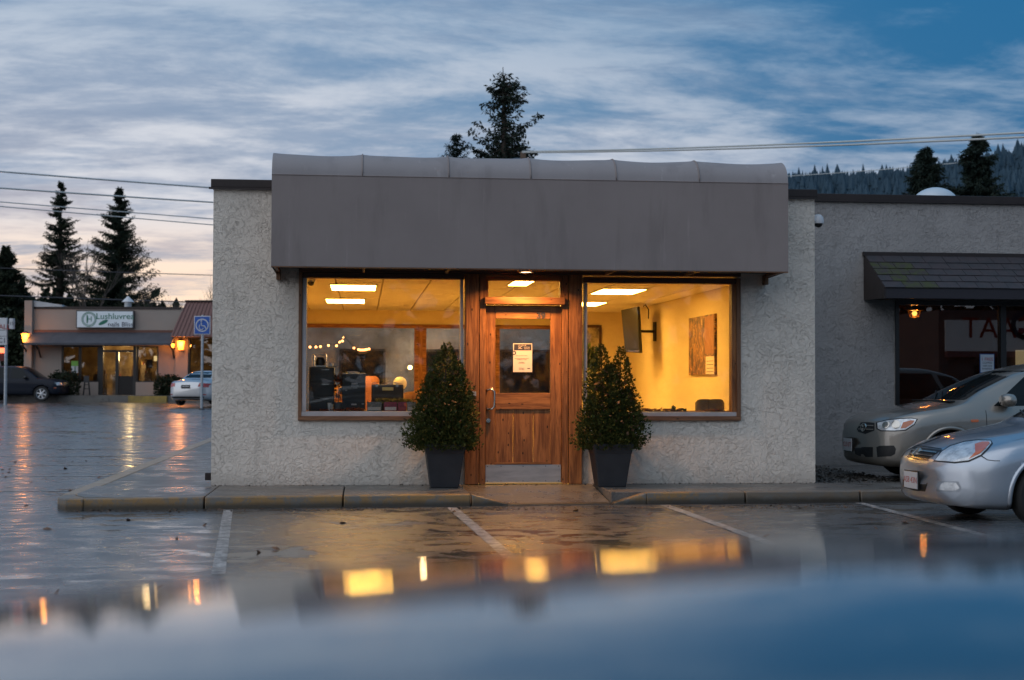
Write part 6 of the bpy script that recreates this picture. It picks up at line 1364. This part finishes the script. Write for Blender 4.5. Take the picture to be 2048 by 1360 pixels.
cable((0, 402), (425, 435), 60, 64, .022, .06, 'third cable from the top on the left, upper of a thin pair', (.6, 1.6)); cable((0, 411), (425, 447), 60, 64, .022, .06, 'fourth cable from the top on the left, lower of a thin pair', (.6, 1.6))
cable((0, 590), (425, 604), 85, 88, .035, .05, 'low dark cable passing in front of the far spruces', (.6, 1.0), dwire); cable((0, 535), (425, 549), 90, 92, .025, .05, 'thin cable across the middle of the far spruces', (.6, 1.0), dwire)
cable((1045, 303), (2048, 244), 70, 46, .036, .35, 'upper of the two parallel cables right of the tall spruce', (0, .8)); cable((1045, 305), (2048, 253), 70, 46, .036, .35, 'lower of the two parallel cables right of the tall spruce', (0, .8))
cable((1560, 352), (1830, 332), 120, 115, .03, .1, 'faint short cable just above the wooded hill', (.2, .3))
# ------------------------------------------------ things behind the shop seen through its rear windows
nb_ = empty('rear_building', (2, 20, 0), label='dim dark building behind the shop, seen through its rear windows', cat='building')
MB().box(hy(470, 700, 20).x, 9, 20, 24, 0, 3.4).build('wall', mat('dim_grey_wall', (.36, .33, .30), .8, var=(.6, .8, (.05, .045, .04))), nb_)
for a, b in ((-.6, .6), (1.4, 2.5), (3.6, 5.0)): 
    f_ = MB().box(a, b, 19.95, 20.0, .9, 2.2).build('window', M['black'], nb_); MB().box(a + .06, b - .06, 19.93, 19.949, .96, 2.14).build('pane', M['carglass'], f_)
for (px, py, k) in ((820, 735, .055), (842, 733, .075)):
    v = hy(px, py, 18.9); t = empty('round_lamp', v, label={820: 'smaller round yellow lamp glowing beyond the rear window, left of its pair', 842: 'larger round yellow lamp glowing beyond the rear window, right of its pair'}[px], cat='lamp')
    MB().ball(v, k, 12).build('globe', mat('yellow_globe', (1, .8, .4), .5, emit=((1, .62, .20), 16)), t, smooth=True); MB().cyl(v, v + Vector((0, 1.1, 0)), .02).build('bracket', M['black'], t); lamp('glow', v + Vector((0, -.4, .3)), 55, (1, .62, .28), .1, t)
st_ = empty('string_lights', hy(690, 690, 18), label='sagging string of small orange bulbs beyond the rear window', cat='string lights')
bp = [(620, 694), (632, 694), (641, 693), (657, 691), (673, 691.5), (679, 684), (685, 682), (686.5, 675), (708, 696), (717, 699), (721, 700), (725, 700), (729, 700), (733, 699), (738, 698)]
for k, (a, b) in enumerate(bp): v = hy(a, b, 18.0 + .1 * (k % 3)); MB().ball(v, .030 if k not in (7,) else .02, 10).build('bulb', M['bulb'], st_, smooth=True)
MB().tube([hy(a, b - 3, 18.1) for a, b in bp], .008, 4).build('wire', M['blackm'], st_)
# ------------------------------------------------ shop across the lot, behind the viewer (mirrored in the dark window)
yo = -42.0; yv = 2 * (YR + .03) - yo
def opp(px, py): return hy(px, py, yv)
xo = opp(1889, 650).x
ob = empty('opposite_shop', (xo + 8, yo, 0), label='shop across the lot with a long white sign, mirrored in the dark right window', cat='building')
zb0, zb1 = opp(1900, 702).z, opp(1889, 640).z
MB().box(xo - .3, xo + 26, yo - 8, yo, 0, zb1 + .5).build('wall', mat('opposite_wall', (.13, .08, .07), .8), ob)
MB().box(xo, xo + 18, yo + .005, yo + .15, zb0, zb1).build('sign_board', mat('opposite_sign', (.72, .70, .70), .6, emit=((.8, .78, .8), .12)), ob)
MB().box(xo, xo + 18, yo + .005, yo + .3, zb0 - .30, zb0 - .02).build('trim', mat('opposite_trim', (.30, .10, .09), .6), ob)
lt = opp(1985, 658); text('lettering', 'GAAT', 1.45, (lt.x + .3, yo + .17, lt.z), (R(90), 0, R(180)), M['tail'], ob, .02)
lg = opp(2032, 650); MB().lathe((lg.x + .4, yo + .16, lg.z), [(.75, 0), (.75, .03), (.5, .03), (.5, 0)], 28, 'Y').build('logo_ring', M['ink'], ob); MB().tube([(lg.x + .1, yo + .2, lg.z - .4), (lg.x + .7, yo + .2, lg.z), (lg.x + .4, yo + .2, lg.z + .4)], .12, 6).build('logo_mark', M['tail'], ob)
for k in range(4): MB().box(xo + 1.5 + k * 5, xo + 5 + k * 5, yo + .005, yo + .05, .5, zb0 - .7).build('window', M['carglass'], ob)

leafmass('treeline', M['conifer'], [(x, -70 + random.uniform(-6, 6), 5, 7, 4, 5 + random.uniform(0, 3)) for x in range(-110, 120, 11)], 6000, 1.5, 77, label='added band of dark evergreens behind the viewer, darkening pane reflections', cat='trees', kind='stuff')  # unseen trees added to darken pane reflections and low sky light

# ------------------------------------------------ small things on the sills
def inblob(name, px0, px1, py0, py1, y, m, n, size, label, cat, seed, pot=True):
    a, b = hy(px0, py1, y), hy(px1, py0, y); r_ = np.random.default_rng(seed); c0 = np.array([(a.x + b.x) / 2, y, (a.z + b.z) / 2]); hx_, hz2 = abs(b.x - a.x) / 2, abs(b.z - a.z) / 2
    d_ = r_.normal(0, 1, (n, 3)); d_ /= np.linalg.norm(d_, axis=1, keepdims=True); c = c0 + d_ * np.array([hx_, hx_ * .7, hz2]) * r_.uniform(.2, 1, (n, 1)) ** .5
    root = empty(name, (c0[0], y, zsl), label=label, cat=cat); mb = MB(); mb.v, mb.f = leaf_quads(r_, c, d_ + np.array([0, 0, .5]), size * r_.uniform(.6, 1.4, (n, 1)), .25); mb.build('leaves', m, root, fix=False)
    MB().tube([(c0[0], y, zsl), (c0[0] + .01, y, c0[2])], .006, 5).build('stem', M['twig'], root)
    if pot: MB().lathe((c0[0], y, zsl), [(.0001, 0), (.045, 0), (.06, .10), (.052, .10), (.04, .02), (.0001, .02)], 18).build('pot', M['whitetrim'], root, smooth='auto')
inblob('dried_flowers', 669, 684, 752, 790, .62, brn, 90, .06, 'dried brown flowers in a pale pot between cabinet and computer tower', 'flowers', 41)
inblob('potted_fern', 1163, 1192, 692, 800, .75, leaf_mat('fern_green', (.10, .16, .02), (.20, .22, .04), 9), 420, .07, 'yellow green fern behind the glass, left of the two-tipped shrub', 'plant', 42)
inblob('pink_orchid', 911, 920, 722, 748, .35, mat('pink_petals', (.55, .12, .28), .6), 60, .035, 'pink flower stem at the right edge of the left window', 'flowers', 43, pot=False)
for k, (px0, px1, hh, m_, lb) in enumerate(((657, 661, .10, 'white', 'slim white cup in front of the black cabinet, left of its pair'), (662, 666, .085, 'chrome', 'small steel cup in front of the black cabinet, right of its pair'))):
    v = hy((px0 + px1) / 2, 820, .2); tag(MB().lathe((v.x, .2, zsl), [(.0001, 0), (.018, 0), (.024, hh), (.021, hh), (.016, .004), (.0001, .004)], 16).build('cup', M[m_], smooth='auto'), lb, 'cup')
for k, (px0, px1, py, m_, lb) in enumerate(((743, 752, 762, 'paper', 'pale sheet of paper lying on the brown case, left'), (775, 795, 765, 'white', 'folded white sheet on top of the brown case'))):
    a = hy(px0, py, .5); b = hy(px1, py, .5); zc_ = hy(770, 769, .42).z; tag(MB().hexa([(a.x, .43, zc_ + .014), (b.x, .43, zc_ + .014), (b.x, .56, zc_ + .014), (a.x, .56, zc_ + .014), (a.x, .43, zc_ + .018), (b.x, .43, zc_ + .03), (b.x, .56, zc_ + .024), (a.x, .56, zc_ + .02)]).build('paper_sheet', M[m_]), lb, 'paper')

clutter('gutter_grit', [(-3.0, 5.5, -2.05, -1.72, .004, .008)], mat('gutter_debris', (.05, .035, .025), .6, var=(40, .9, (.16, .09, .05))), 420, .016, label='wet grit and leaf scraps lying along the foot of the kerb', cat='grit')
clutter('wall_debris', [(XW, XR, -.16, -.01, TOP + .002, TOP + .006)], M['soil'], 160, .014, label='dark crumbs and dirt along the foot of the front wall', cat='dirt')
clutter('fallen_leaves', [(-6, 6, -9, -2.2, .004, .008), (-8, -3.5, -4, 9, .004, .01)], mat('wet_fallen_leaf', (.16, .07, .03), .5, var=(10, .9, (.05, .03, .02))), 90, .045, label='scattered wet brown leaves on the parking lot', cat='leaves')
